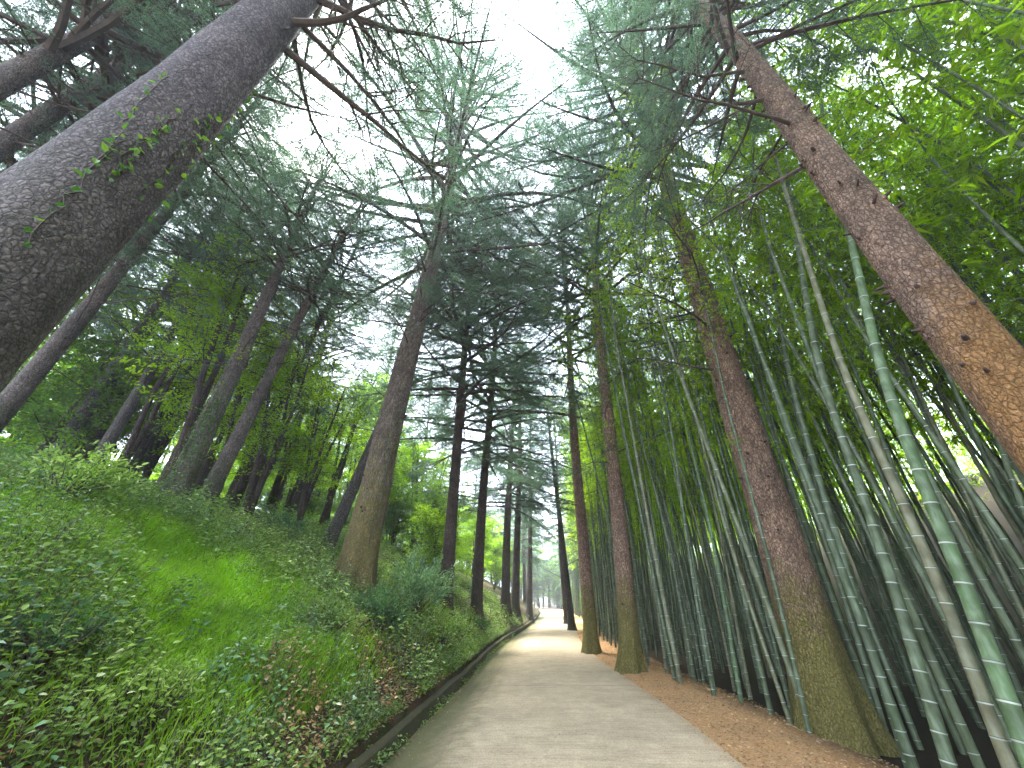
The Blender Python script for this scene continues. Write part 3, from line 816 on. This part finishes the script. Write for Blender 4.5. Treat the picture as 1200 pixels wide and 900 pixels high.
def traced_bamboo(label, pts, y0, D=.1, mat='culm', v=0, low=6., group='bamboo culms at the edge of the grove'):
    W = []
    for (px, py) in pts:
        d = ray(px, py); t = y0 / d[1]; W.append([d[0] * t, y0, CAMZ + d[2] * t])
    W = np.array(W); W = W[np.argsort(W[:, 2])]
    # down to the ground along the lowest direction
    d = unit(W[0] - W[1] if len(W) > 1 else np.array([0, 0, -1.]))
    d[0] *= .55
    d = d / abs(d[2]); g = T(W[0][0], y0)
    if W[0][2] > g + .05: W = np.vstack([W[0] + d * (W[0][2] - g), W])
    W[0][2] = T(W[0][0], y0) - .05
    dt = unit(W[-1] - W[-2])
    while W[-1][2] - W[0][2] < low:
        W = np.vstack([W, W[-1] + dt * .8])
    # smooth curve through the traced points
    zz = np.linspace(W[0][2], W[-1][2], 40); co = np.interp(zz, W[:, 2], W[:, 0])
    for _ in range(25): co[1:-1] = (co[:-2] + co[2:]) / 2 * .5 + co[1:-1] * .5
    base = np.array([co[0], y0, zz[0]])
    path = np.stack([co, np.full(40, y0), zz], 1) - base
    q = lean_quat(path[-4], path[-1])
    rot = np.array(q.to_matrix())
    up = UPP[v] @ rot.T + path[-1]
    r = np.random.default_rng(int(pts[0][0]) + v)
    acc = Acc(); culm_tube(acc, np.vstack([path, up[1:]]), D, r, 14)
    root = bpy.data.objects.new('bamboo', None); COL.objects.link(root); root.location = [float(c) for c in base]
    tag(root, label, 'bamboo', group)
    link('culm', acc.mesh('culm', CM(mat), True), root)
    link('foliage', FOL[v], root, path[-1], q)
    return base

TB = [
 ('bright green bamboo culm with white rings, rising nearest to the lower right corner', [(1200, 880), (1180, 810), (1100, 610), (1035, 450), (993, 262)], 3.7, .115, 'culm_green', 0, 6),
 ('stout pale green culm right of the reddish trunk, leaning up towards it', [(1110, 900), (1080, 790), (1020, 595), (960, 450), (920, 190)], 4.8, .11, 'culm', 1, 7.5),
 ('bluish green culm running right along the edge of the reddish trunk', [(1045, 840), (1030, 790), (925, 450), (895, 250)], 6.3, .105, 'culm', 2, 8),
 ('dull olive brown culm crossing behind the bright green one', [(1180, 900), (1100, 675), (992, 450), (930, 255)], 4.4, .10, 'culm_dry', 3, 6),
 ('slim culm seen just above the reddish trunk, passing behind it', [(950, 635), (885, 450), (862, 330)], 7.6, .09, 'culm', 4, 8),
 ('long straight culm leaning left from the foot of the reddish trunk', [(950, 855), (890, 680), (800, 450), (765, 340)], 7.2, .085, 'culm', 5, 8),
 ('green culm next to the bluish one, its foot hidden behind the mossy trunk base', [(1070, 900), (1010, 730), (905, 450)], 5.6, .095, 'culm', 0, 7),
 ('greyish culm leaning left at the right edge of the picture', [(1200, 770), (1075, 535), (1060, 500)], 5.3, .085, 'culm', 1, 6.5),
 ('thin tan culm at the right edge, above the greyish one', [(1200, 725), (1100, 510)], 6.2, .06, 'culm_dry', 2, 6.5),
 ('pale culm high at the right edge below the lichen trunk', [(1200, 610), (1150, 450)], 5.5, .075, 'culm', 3, 7),
 ('slim green culm standing beside the second right cedar', [(790, 792), (755, 620), (720, 450)], 10.6, .085, 'culm', 4, 9),
 ('yellowish brown thin stem curving up right of the second right cedar', [(797, 797), (765, 640), (740, 500)], 10.2, .10, 'culm_dry', 5, 8),
 ('thin culm between the second and third right cedars', [(728, 772), (720, 635), (692, 530)], 12.8, .08, 'culm', 0, 8),
 ('green culm in front of the dark grove, left of the long straight one', [(870, 830), (840, 650), (800, 480)], 9., .08, 'culm_green', 2, 8),
 ('slender pale culm left of the reddish trunk, leaning away from the road', [(905, 842), (858, 640), (830, 520)], 8.2, .08, 'culm', 3, 8),
 ('grey green culm crossing low between the two stout culms at lower right', [(1150, 905), (1060, 700), (975, 480)], 5., .08, 'culm', 4, 6.5),
]
taken = []
for args in TB: taken.append(traced_bamboo(*args))

# grove: prototypes then copies
def bamboo_proto(v):
    r = np.random.default_rng(300 + v)
    low = 6.0; s = np.linspace(0, low, 20)
    path = np.stack([.25 * np.sin(s / low * 2.2 + v) * s / low, .2 * np.cos(s / low * 1.7 + v) * s / low, s - .05], 1)
    up = UPP[v] + path[-1]
    acc = Acc(); culm_tube(acc, np.vstack([path, up[1:]]), .088, r, 8)
    return acc.mesh('culm', CM('culm'), True), path[-1]
PROTO = [bamboo_proto(v) for v in range(6)]
r = np.random.default_rng(77)
cand = []
tries = 0
occ = [(float(b[0]), float(b[1])) for b in taken] + [(4.15, 2.55)]
while len(cand) < 560 and tries < 60000:
    tries += 1
    y = -2 + 58 * r.random() ** 1.25; off = 1.05 + 9 * r.random() ** 1.6 + (.5 if y < 9 else 0)
    x = rx(y) + off
    if x * x + y * y < 34 or (y < 6.8 and x < 5.7) or (y < 4.5 and x * x + y * y < 62): continue
    dmin = .24 if off < 3.5 else .36
    if any((x - a_) ** 2 + (y - b_) ** 2 < dmin ** 2 for a_, b_ in occ): continue
    # keep clear of the cedar feet
    if abs(x - 4.3) < .6 and abs(y - 6.4) < .6: continue
    if y < 4 and off < 3.0 and r.random() < .6: continue
    occ.append((x, y)); cand.append((x, y, off))
cand.sort(key=lambda c: math.hypot(c[0], c[1]) + c[2] * .8)
GB = 'bamboo culms packed in the grove'
rest = []
for k, (x, y, off) in enumerate(cand):
    if y < 0: continue
    if len([1]) and k < 290:
        v = int(r.integers(0, 6)); me, join = PROTO[v]
        root = bpy.data.objects.new('bamboo', None); COL.objects.link(root)
        root.location = (x, y, T(x, y))
        lean = .07 + r.normal() * .035 if y < 9 else .02 + r.normal() * .03
        root.rotation_mode = 'XYZ'
        root.rotation_euler = (r.normal() * .03, lean, 0)
        sc = r.uniform(.72, 1.12); root.scale = (sc, sc, r.uniform(.85, 1.1))
        tag(root, 'dark green bamboo culm packed among many in the shaded grove behind the edge', 'bamboo', GB)
        c = link('culm', me, root); c.rotation_euler = (0, 0, 0)
        f = link('foliage', FOL[v], root, join)
    else: rest.append((x, y))
rd = np.random.default_rng(909); tries = 0
while len(rest) < 1450 and tries < 90000:
    tries += 1
    y = -10 + 80 * rd.random() ** 1.3 if rd.random() < .8 else rd.uniform(-4, 9); off = rd.uniform(4, 40) if rd.random() < .45 else rd.uniform(2.5, 17); x = rx(y) + off
    if any((x - a_) ** 2 + (y - b_) ** 2 < .16 for a_, b_ in occ): continue
    if x * x + y * y < 45: continue
    occ.append((x, y)); rest.append((x, y))
acc = Acc()
Fa = bamboo_foliage(41, n_scale=.2, big=2.0); Fb = bamboo_foliage(42, n_scale=.2, big=2.0)
parts = []
for A_, v in ((Fa, 41), (Fb, 42)):
    Vv = np.concatenate(A_.V); Fq = np.concatenate(A_.F[4]); Mq = np.concatenate(A_.M[4]); At = np.concatenate(A_.A); parts.append((Vv, Fq, Mq, At, upper_path(v)))
for k, (x, y) in enumerate(rest):
    lowp = np.array([[x, y, T(x, y) - .05], [x + .15, y, 3], [x + .3, y + r.normal() * .2, 6.]])
    Vv, Fq, Mq, At, up = parts[k % 2]
    th = r.uniform(0, 6.28); Rz = np.array([[math.cos(th), -math.sin(th), 0], [math.sin(th), math.cos(th), 0], [0, 0, 1]])
    P = np.vstack([lowp, up[1::3] @ Rz.T + lowp[-1]])
    tube(acc, P, np.linspace(.042, .006, len(P)), 6, 0, attr=r.random(), cap=False)
    acc.add(Vv @ Rz.T + lowp[-1], Fq, Mq, At)
o = link('bamboo_grove', acc.mesh('bamboo_grove', [M['culm'], M['bamboo_leaf']], True)); o['kind'] = 'stuff'
tag(o, 'deep shaded mass of bamboo filling the back of the grove', 'bamboo')

# ------------------------------------------------------------------ broadleaf trees
def broadleaf(seed, H, Rc, nleaf, bark='bark_dark', leafm='leaf_bright', lsize=(.07, .12)):
    """thin forked stems plus layered leaf sprays"""
    r = np.random.default_rng(seed); wood = Acc(); fol = Acc()
    ends = []
    stems = r.integers(1, 4)
    P0, P1, a0, a1 = [], [], [], []
    for s_ in range(stems):
        az = r.uniform(0, 6.28); ln = r.uniform(.1, .4)
        n = 9; s = np.linspace(0, 1, n); h = H * r.uniform(.8, 1)
        P = np.stack([math.cos(az) * ln * h * .4 * s ** 1.4, math.sin(az) * ln * h * .4 * s ** 1.4, h * s], 1)
        P[:, :2] += np.cumsum(r.normal(size=(n, 2)) * .06, axis=0)
        tube(wood, P, np.linspace(.07, .012, n) * H / 6, 8, 0)
        for b in range(int(24)):
            u = r.uniform(.25, 1); f = u * (n - 1); k = min(n - 2, int(f)); p = P[k] + (P[k + 1] - P[k]) * (f - k)
            a_ = r.uniform(0, 6.28); el = r.uniform(.0, .8); L = Rc * (1.1 - .55 * u) * r.uniform(.5, 1)
            d = np.array([math.cos(a_) * math.cos(el), math.sin(a_) * math.cos(el), math.sin(el)])
            m = p + d * L * .5 + r.normal(size=3) * .08; d2 = unit(d + r.normal(size=3) * .35 - np.array([0, 0, .25])); e = m + d2 * L * .55
            P0 += [p, m]; P1 += [m, e]; a0 += [.022, .012]; a1 += [.012, .005]
            for q in range(7):
                t = r.uniform(.3, 1); c = p + (m - p) * t * 2 if t < .5 else m + (e - m) * (t - .5) * 2
                d3 = unit(d2 * .5 + r.normal(size=3) * np.array([1, 1, .35])); l3 = r.uniform(.3, .7)
                P0.append(c); P1.append(c + d3 * l3); a0.append(.006); a1.append(.002)
                ends.append((c, d3, l3))
    prisms(wood, P0, P1, np.array(a0), np.array(a1), 0)
    k = r.integers(0, len(ends), nleaf)
    C = np.array([e[0] for e in ends])[k]; D3 = np.array([e[1] for e in ends])[k]; L3_ = np.array([e[2] for e in ends])[k][:, None]
    t = r.random((nleaf, 1)) * 1.1
    P = C + D3 * L3_ * t + r.normal(size=(nleaf, 3)) * np.array([.09, .09, .035])
    D = unit(D3 * .6 + r.normal(size=(nleaf, 3)) * np.array([.8, .8, .25]) - np.array([0, 0, .2]))
    N_ = np.array([0, 0, 1.]) + r.normal(size=(nleaf, 3)) * .35
    ll = r.uniform(lsize[0], lsize[1], nleaf)
    leaves(fol, P, D, N_, ll, ll * .55, 0, np.clip(r.normal(.5, .25, nleaf), 0, 1), fold=.1)
    return wood.mesh('trunk', [M[bark]], True), fol.mesh('crown', [M[leafm]])

BL = [broadleaf(1, 8.5, 3.0, 22000), broadleaf(2, 7.5, 2.8, 20000), broadleaf(3, 9, 3.1, 22000, leafm='leaf_mid'), broadleaf(4, 5, 2.2, 12000, leafm='leaf_mid'), broadleaf(5, 4, 2.0, 10000), broadleaf(6, 10, 2.2, 6500), broadleaf(7, 9, 2.0, 5500)]
def place_bl(v, x, y, s, label, group, rz=None):
    w, c = BL[v]
    root = bpy.data.objects.new('broadleaf_tree', None); COL.objects.link(root)
    root.location = (x, y, T(x, y) - .05); root.rotation_euler = (0, 0, r.uniform(0, 6.28) if rz is None else rz); root.scale = (s, s, s * r.uniform(.9, 1.15))
    tag(root, label, 'tree', group)
    link('trunk', w, root); link('crown', c, root)
r = np.random.default_rng(31)
pts = []
def free(x, y, d): return all((x - a_) ** 2 + (y - b_) ** 2 > d * d for a_, b_ in pts)
n = 0
while n < 110:
    y = r.uniform(9, 62); off = 6 + 26 * r.random(); off += 3 if y < 14 else 0; x = kx(y) - off
    if not free(x, y, 1.9): continue
    pts.append((x, y)); n += 1
    place_bl(int(r.integers(0, 5)), x, y, r.uniform(.75, 1.15), 'small bright leafed tree in the wood on the left hillside', 'leafy trees of the hillside wood')
n = 0
while n < 34:
    y = r.uniform(8, 26); off = 5.2 + 11 * r.random(); x = kx(y) - off
    if any((x - a_) ** 2 + (y - b_) ** 2 < .8 for a_, b_ in pts): continue
    pts.append((x, y)); n += 1
    place_bl(5 + n % 2, x, y, r.uniform(.7, 1.05), 'thin many stemmed tree with sparse leaves between the hillside trunks', 'thin stemmed trees of the hillside')
for (x, y, v, s) in [(-3.3, 17, 4, .9), (-4.5, 20, 3, .9), (-3.6, 25, 0, .8), (-3, 31, 1, .8), (-1.6, 37, 4, 1.), (-.5, 44, 3, 1.), (-2.5, 50, 0, 1.), (0, 66, 1, 1)]:
    pts.append((x, y)); place_bl(v, x, y, s, 'small leafy tree on the left bank among the farther cedars', 'leafy trees along the far left bank')
for k in range(22):
    x = -4 + k * 1.0; y = 84 + (k * 7) % 9 if not (kx(88) - .8 < x < rx(88) + .8) else 92 + k % 3
    place_bl(k % 5, x, y, r.uniform(1., 1.8), 'low bushy tree closing the view where the road ends', 'bushy trees where the road ends')
for k in range(22):
    y = 40 + k * 2.4; place_bl(3 + k % 2, rx(y) + 2.2 + (k * 3) % 4, y, r.uniform(.5, .8), 'low leafy tree among the bamboo along the far right verge', 'leafy trees along the far right verge')
n = 0
while n < 70:
    y = r.uniform(62, 150); x = r.uniform(-45, 60)
    if kx(y) - 1 < x < rx(y) + 1 and y < 92: continue
    if not free(x, y, 2.6): continue
    pts.append((x, y)); n += 1
    place_bl(int(r.integers(0, 3)), x, y, r.uniform(1.1, 1.7), 'pale green leafy tree far off beyond the end of the road', 'leafy trees beyond the end of the road')

# ------------------------------------------------------------------ undergrowth on the bank (nobody could count it)
def slope_pts(n, y0, y1, o0, o1, r, ypow=1.5, opow=1.):
    y = y0 + (y1 - y0) * r.random(n) ** ypow; o = o0 + (o1 - o0) * r.random(n) ** opow
    x = np.array([kx(v) for v in y]) - o
    return x, y, o
def patchy(x, y, s, seed): return np.array([noise.noise((a_ * s, b_ * s, seed)) for a_, b_ in zip(x, y)])

def herbs(n, y0, y1, o1, seed, lsz, hgt, nleaf, fine, mat, name, label, cat, o0=.25, keep=None, yp=1.5):
    r = np.random.default_rng(seed); acc = Acc()
    x, y, o = slope_pts(n, y0, y1, o0, o1, r, yp)
    pn = patchy(x, y, .8, seed); ok = keep(x, y, o, pn, r) & ((r.random(n) > bare(x, y) * .93) | (mat is M['litter'])); x, y, pn = x[ok], y[ok], pn[ok]
    z = np.array([T(a_, b_) for a_, b_ in zip(x, y)]); n = len(x)
    h = hgt * r.uniform(.5, 1.2, n) * (1 + pn)
    lean = r.normal(size=(n, 2)) * .35 + np.array([.25, 0])
    topp = np.stack([x + lean[:, 0] * h, y + lean[:, 1] * h, z + h], 1); bot = np.stack([x, y, z - .02], 1)
    prisms(acc, bot, topp, .0025, .0012, 1)
    for q in range(nleaf):
        t = (.25 + .75 * (q + r.random(n)) / nleaf)[:, None]
        p = bot + (topp - bot) * t; az = q * 2.4 + r.random(n) * 1.2
        D = np.stack([np.cos(az), np.sin(az), r.normal(.15, .3, n)], 1)
        N_ = np.array([0.15, -.1, 1.]) + r.normal(size=(n, 3)) * .3
        L = lsz * r.uniform(.6, 1.25, n)
        p = p + unit(D) * (L * .3)[:, None]
        leaves(acc, p, D, N_, L, L * r.uniform(.5, .68, n), 0, np.clip(r.normal(.45, .28, n) + pn * .3, 0, 1), fine=fine, fold=.12)
    o_ = link(name, acc.mesh(name, [mat, M['twig']])); o_['kind'] = 'stuff'; tag(o_, label, cat)

CUTS = [(on_ground(442, 795)[:2], .75), (on_ground(345, 865)[:2], .5), (on_ground(395, 740)[:2], .5)]
GC = on_ground(225, 692)[:2]
print('GC', GC)
def bare(x, y):
    m = 0
    for c_, rad_ in CUTS: m = np.maximum(m, np.exp(-(((x - c_[0]) ** 2 + (y - c_[1]) ** 2) / rad_ ** 2) ** 1.5))
    return m
def grassy(x, y):
    """the open grassy patch half way up the slope"""
    return np.exp(-(((x - GC[0]) / 2.0) ** 2 + ((y - GC[1]) / 1.5) ** 2))
herbs(14000, .6, 9, 6.2, 1, .045, .28, 9, True, M['herb'], 'undergrowth', 'leafy green undergrowth covering the near left bank', 'undergrowth',
      keep=lambda x, y, o, p, r: (r.random(len(x)) > grassy(x, y) * 1.0) & (p > -.30 + .28 * (o < 1.1)), yp=1.15)
herbs(9000, 6, 30, 8, 2, .085, .34, 7, False, M['herb'], 'undergrowth', 'leafy green undergrowth covering the farther left bank', 'undergrowth',
      keep=lambda x, y, o, p, r: ((p > -.3) | (o > 3)) & (r.random(len(x)) > grassy(x, y)), yp=1.3)
herbs(1500, 2.5, 14, 9, 3, .07, .5, 12, True, M['laurel'], 'undergrowth', 'taller dark leaved seedlings scattered over the left bank', 'undergrowth',
      keep=lambda x, y, o, p, r: (p > .02) & (grassy(x, y) < .5), yp=1.2)
herbs(7000, .8, 22, .6, 14, .045, .17, 8, True, M['herb'], 'undergrowth', 'small leaved plants overhanging the low kerb', 'undergrowth', o0=.02,
      keep=lambda x, y, o, p, r: (p > -.2), yp=1.3)
herbs(6000, 5, 50, 24, 4, .13, .5, 6, False, M['leaf_mid'], 'undergrowth', 'low leafy growth under the trees on the hilltop', 'undergrowth', o0=5.5,
      keep=lambda x, y, o, p, r: p > -.5, yp=1.)

def grass(n, seed, name, label, fn, h=(.10, .28)):
    r = np.random.default_rng(seed); acc = Acc(); x, y = fn(n, r); n = len(x)
    z = np.array([T(a_, b_) for a_, b_ in zip(x, y)]); az = r.uniform(0, 6.28, n)
    D = np.stack([np.cos(az) * .45 + .15, np.sin(az) * .45, np.ones(n)], 1)
    N_ = np.stack([np.cos(az), np.sin(az), -.4 * np.ones(n)], 1)
    L = r.uniform(h[0], h[1], n)
    leaves(acc, np.stack([x, y, z - .01], 1), D, N_, L, r.uniform(.006, .013, n), 0, r.random(n), fold=.1, bend=-.3)
    o_ = link(name, acc.mesh(name, [M['grass']])); o_['kind'] = 'stuff'; tag(o_, label, 'grass')
def gp(n, r):
    x = GC[0] + r.normal(size=n) * 1.6; y = GC[1] + r.normal(size=n) * 1.25
    ok = np.array([x_ < kx(y_) - .6 for x_, y_ in zip(x, y)]); return x[ok], y[ok]
grass(70000, 5, 'grass', 'bright fresh grass patch in the middle of the left slope', gp)
def gp2(n, r):
    x, y, o = slope_pts(n, .5, 16, .1, 7, r, 1.2); k_ = r.random(n) > bare(x, y); return x[k_], y[k_]
grass(26000, 6, 'grass', 'thin grass blades scattered through the left bank', gp2, (.08, .3))

# litter
def litter(n, seed, fn, name, label, size=(.03, .07), lift=.012):
    r = np.random.default_rng(seed); acc = Acc(); x, y = fn(n, r); n = len(x)
    z = np.array([T(a_, b_) if not (kx(b_) - .19 < a_ < rx(b_)) else (-.055 if a_ < kx(b_) + GW - .1 else .012) for a_, b_ in zip(x, y)])
    az = r.uniform(0, 6.28, n); D = np.stack([np.cos(az), np.sin(az), r.normal(0, .15, n)], 1)
    N_ = np.array([0, 0, 1.]) + r.normal(size=(n, 3)) * .4; L = r.uniform(size[0], size[1], n)
    leaves(acc, np.stack([x, y, z + lift * r.random(n) + .004], 1), D, N_, L, L * r.uniform(.3, .6, n), 0, r.random(n), fine=True, fold=.15)
    o_ = link(name, acc.mesh(name, [M['litter']])); o_['kind'] = 'stuff'; tag(o_, label, 'leaf litter')
def lf1(n, r):
    x, y, o = slope_pts(n, 0, 14, -.02, 4.2, r, 1.2, 1.5); return x, y
litter(26000, 8, lf1, 'leaf_litter', 'brown dead leaves caught on the foot of the left bank')
herbs(3500, .8, 12, 3.2, 21, .05, .34, 8, True, M['litter'], 'withered_undergrowth', 'withered brown stems and leaves on the foot of the left bank', 'undergrowth',
      keep=lambda x, y, o, p, r: bare(x, y) > .3, yp=1.3)
herbs(2600, .8, 9, 6, 22, .052, .38, 7, True, M['pale'], 'undergrowth', 'pale greyish green bramble leaves on the near left bank', 'undergrowth',
      keep=lambda x, y, o, p, r: (p > -.05) & (r.random(len(x)) > grassy(x, y)), yp=1.1)
def lf2(n, r):
    y = r.random(n) ** 1.4 * 24 + .5; x = np.array([rx(v) for v in y]) + r.random(n) * 2.2; return x, y
litter(14000, 9, lf2, 'leaf_litter', 'reddish brown needles and leaves covering the right verge', (.02, .055))
def lf3(n, r):
    y = r.random(n) ** 1.3 * 26 + 2
    k_ = np.array([kx(v) for v in y]); r_ = np.array([rx(v) for v in y]); u = r.random(n)
    x = np.where(u < .45, k_ + np.abs(r.normal(size=n)) * .25, np.where(u < .85, r_ - np.abs(r.normal(size=n)) * .22, k_ + (r_ - k_) * r.random(n)))
    ok = (x > k_ + .02) & (x < r_ - .02); return x[ok], y[ok]
litter(1100, 10, lf3, 'leaf_litter', 'few small dead leaves fallen on the concrete road', (.012, .035), .004)
# needles on the verge: tiny thin straws
r = np.random.default_rng(12); nn = 26000
yv = r.random(nn) ** 1.5 * 16 + 1.5; xv = np.array([rx(v) for v in yv]) - .12 + r.random(nn) ** 1.3 * 2.2
zv = np.array([T(a_, b_) if a_ > rx(b_) else .008 for a_, b_ in zip(xv, yv)]) + .006 + r.random(nn) * .01
az = r.uniform(0, 6.28, nn); acc = Acc()
leaves(acc, np.stack([xv, yv, zv], 1), np.stack([np.cos(az), np.sin(az), r.normal(0, .12, nn)], 1), np.tile([0, 0, 1.], (nn, 1)), r.uniform(.03, .08, nn), .004, 0, r.random(nn), fold=0, bend=0)
o_ = link('needle_litter', acc.mesh('needle_litter', [M['litter']])); o_['kind'] = 'stuff'; tag(o_, 'fallen brown needles strewn over the right verge', 'needles')

# ------------------------------------------------------------------ shrubs (things)
def shrub(label, x, y, Rr, H, n, mat, lsz, seed):
    r = np.random.default_rng(seed); st = Acc(); fo = Acc()
    k = 46; th = r.uniform(0, 6.28, k); rr = Rr * r.random(k) ** .5
    E = np.stack([np.cos(th) * rr, np.sin(th) * rr, H * (1 - .5 * (rr / Rr) ** 2) * r.uniform(.55, 1, k)], 1)
    mid = E * np.array([.45, .45, .5]) + r.normal(size=(k, 3)) * .03
    prisms(st, np.zeros((k, 3)) - [0, 0, .1], mid, .010, .006, 0); prisms(st, mid, E, .006, .002, 0)
    i_ = r.integers(0, k, n); t = r.random((n, 1)) ** .6
    P = mid[i_] + (E[i_] - mid[i_]) * t * 1.05 + r.normal(size=(n, 3)) * Rr * .07
    D = unit((E - mid)[i_] * 1.2 + r.normal(size=(n, 3)) * .35 * np.linalg.norm((E - mid)[i_], axis=1, keepdims=True) + r.normal(size=(n, 3)) * .3)
    N_ = np.array([0, 0, 1.]) + r.normal(size=(n, 3)) * .45; L = lsz * r.uniform(.6, 1.2, n)
    leaves(fo, P, D, N_, L, L * .38, 0, np.clip(r.normal(.5, .3, n), 0, 1), fine=True)
    root = bpy.data.objects.new('shrub', None); COL.objects.link(root); root.location = (x, y, T(x, y)); tag(root, label, 'shrub')
    link('stem', st.mesh('stem', [M['twig']]), root); link('foliage', fo.mesh('foliage', [mat]), root)
for (px, py, Rr, H, n, mt, ls, lab) in [
    (482, 724, 1.0, 1.6, 4600, 'pale', .10, 'dense grey green shrub right beside the mossy leaning trunk'),
    (440, 745, .55, .8, 1500, 'laurel', .09, 'smaller dark shrub in front of the mossy trunk foot'),
    (515, 756, .75, .8, 2600, 'herb', .07, 'low soft green shrub near the kerb below the dark trunks'),
    (380, 745, .5, .55, 1100, 'herb', .075, 'pale leafed bush on the bank left of the mossy trunk foot'),
    (60, 590, .8, .8, 1300, 'herb', .08, 'feathery green bush at the top of the slope by the left edge'),
    (330, 632, .6, .7, 1100, 'laurel', .09, 'loose bush with wide leaves high on the slope below the trunks'),
    (30, 800, .35, .5, 600, 'laurel', .05, 'dark leafy bramble clump at the lower left edge'),
    (170, 850, .3, .38, 500, 'herb', .05, 'pale bramble clump at the bottom of the slope'),
    (560, 740, .5, .5, 900, 'laurel', .08, 'small shrub by the kerb under the third left trunk')]:
    p = on_ground(px, py)
    shrub(lab, p[0], p[1], Rr, H, n, M[mt], ls, int(px))

# ------------------------------------------------------------------ ivy on trunks
def ivy(label, root, D, H, z0, z1, azc, spread, n, lsz, seed, out=.02):
    r = np.random.default_rng(seed); acc = Acc(); base = np.array(root.location)
    q = np.array(root.rotation_quaternion.to_matrix())
    strands = max(2, n // 14); P, Dd, Nn = [], [], []; P0, P1 = [], []
    for s in range(strands):
        az = azc + r.normal() * spread; z = r.uniform(z0, z0 + (z1 - z0) * .6); l = r.uniform(.25, .6) * (z1 - z0)
        last = None
        for k in range(14):
            zz = z + l * k / 14; az += r.normal() * .06; R0 = D / 2 * (1 - zz / H * .96) ** .8 * 1.02 + .008
            o = np.array([math.cos(az), math.sin(az), 0]); p = np.array([0, 0, zz]) + o * R0
            if last is not None: P0.append(last); P1.append(p)
            last = p
            if r.random() < n / (strands * 14):
                dd = unit(r.normal(size=3) * .8 + np.array([0, 0, -.4]) + o * .5)
                P.append(p + o * out); Dd.append(dd); Nn.append(o + r.normal(size=3) * .3 + np.array([0, 0, .4]))
    prisms(acc, P0, P1, .006, .005, 1)
    leaves(acc, P, Dd, Nn, lsz * r.uniform(.6, 1.2, len(P)), lsz * .75, 0, r.random(len(P)), fine=True)
    me = acc.mesh('ivy', [M['ivy'], M['twig']])
    o_ = link('ivy', me, None, base); o_.rotation_mode = 'QUATERNION'; o_.rotation_quaternion = root.rotation_quaternion
    tag(o_, label, 'ivy')
ivy('sparse green ivy sprigs on the middle of the giant grey trunk', L1, .66, 25, 1.6, 4.2, R(-20), .35, 70, .06, 1)
ivy('thin creeper with bright leaves on the upper side of the giant grey trunk', L1, .66, 25, 2.6, 5.5, R(60), .4, 50, .07, 2)
ivy('small leaved ivy climbing the mossy leaning cedar', L3, .78, 27, .4, 6, R(-60), .5, 170, .05, 3)
hb = [o for o in COL.objects if o.get('label') == 'thick grey ivy clad trunk at the top of the grassy slope'][0]
ivy('dense ivy wrapped round the foot of the thick grey hillside trunk', hb, .44, 12.8, .1, 3.4, R(-60), .8, 420, .06, 4)

# ------------------------------------------------------------------ light
w = bpy.data.worlds.new('World'); scene.world = w; w.use_nodes = True
nt = w.node_tree; nt.nodes.clear(); N, Lk = nt.nodes, nt.links
out = N.new('ShaderNodeOutputWorld'); bg = N.new('ShaderNodeBackground'); bg.inputs[1].default_value = .13
sky = N.new('ShaderNodeTexSky'); sky.sky_type = 'NISHITA'; sky.sun_disc = False
SUN = unit(np.array([-.476, .44, 1.21]))
elev = math.asin(SUN[2]); azim = math.atan2(SUN[0], SUN[1])
sky.sun_elevation = elev; sky.sun_rotation = azim % (2 * math.pi); sky.dust_density = 4; sky.air_density = 1.2
tc = N.new('ShaderNodeTexCoord')
nz = N.new('ShaderNodeTexNoise'); nz.inputs['Scale'].default_value = 2.4; nz.inputs['Detail'].default_value = 6
Lk.new(tc.outputs['Generated'], nz.inputs['Vector'])
mr = N.new('ShaderNodeMapRange'); mr.inputs[1].default_value = .3; mr.inputs[2].default_value = .6; mr.inputs[3].default_value = .55; mr.inputs[4].default_value = 1.
Lk.new(nz.outputs['Fac'], mr.inputs[0])
c = mixc(N, Lk, mr.outputs[0], sky.outputs[0], (7.6, 8.6, 10.6))
Lk.new(c, bg.inputs[0]); Lk.new(bg.outputs[0], out.inputs[0])
sun = bpy.data.lights.new('sun', 'SUN'); sun.energy = 3.6; sun.angle = R(22); sun.color = (1, .96, .88)
so = bpy.data.objects.new('sun', sun); COL.objects.link(so)
so.rotation_mode = 'QUATERNION'; so.rotation_quaternion = Vector((0, 0, 1)).rotation_difference(Vector([float(v) for v in SUN]))
so.location = (0, 0, 40)

# ------------------------------------------------------------------ pale air between the far trees
hz, nth, Nh, Lh = newmat('haze air')
oh = Nh.new('ShaderNodeOutputMaterial'); pv = Nh.new('ShaderNodeVolumePrincipled')
pv.inputs['Color'].default_value = (.86, .9, .95, 1); pv.inputs['Density'].default_value = .0019; pv.inputs['Anisotropy'].default_value = .3
Lh.new(pv.outputs[0], oh.inputs['Volume'])
acc = Acc(); x0, x1, y0, y1, z0, z1 = -720, 720, -420, 920, -3, 46
acc.add([(x0, y0, z0), (x1, y0, z0), (x1, y1, z0), (x0, y1, z0), (x0, y0, z1), (x1, y0, z1), (x1, y1, z1), (x0, y1, z1)],
        np.array([[0, 3, 2, 1], [4, 5, 6, 7], [0, 1, 5, 4], [1, 2, 6, 5], [2, 3, 7, 6], [3, 0, 4, 7]]))
o_ = link('haze', acc.mesh('haze', [hz])); o_['kind'] = 'stuff'; tag(o_, 'thin pale haze in the air under the trees', 'haze')

vs = scene.view_settings
vs.view_transform = 'Standard'; vs.look = 'None'; vs.gamma = 1; vs.use_curve_mapping = False; vs.exposure = 3.3
scene.cycles.max_bounces = 8; scene.cycles.diffuse_bounces = 6; scene.cycles.glossy_bounces = 2; scene.cycles.transmission_bounces = 4
scene.cycles.use_denoising = True
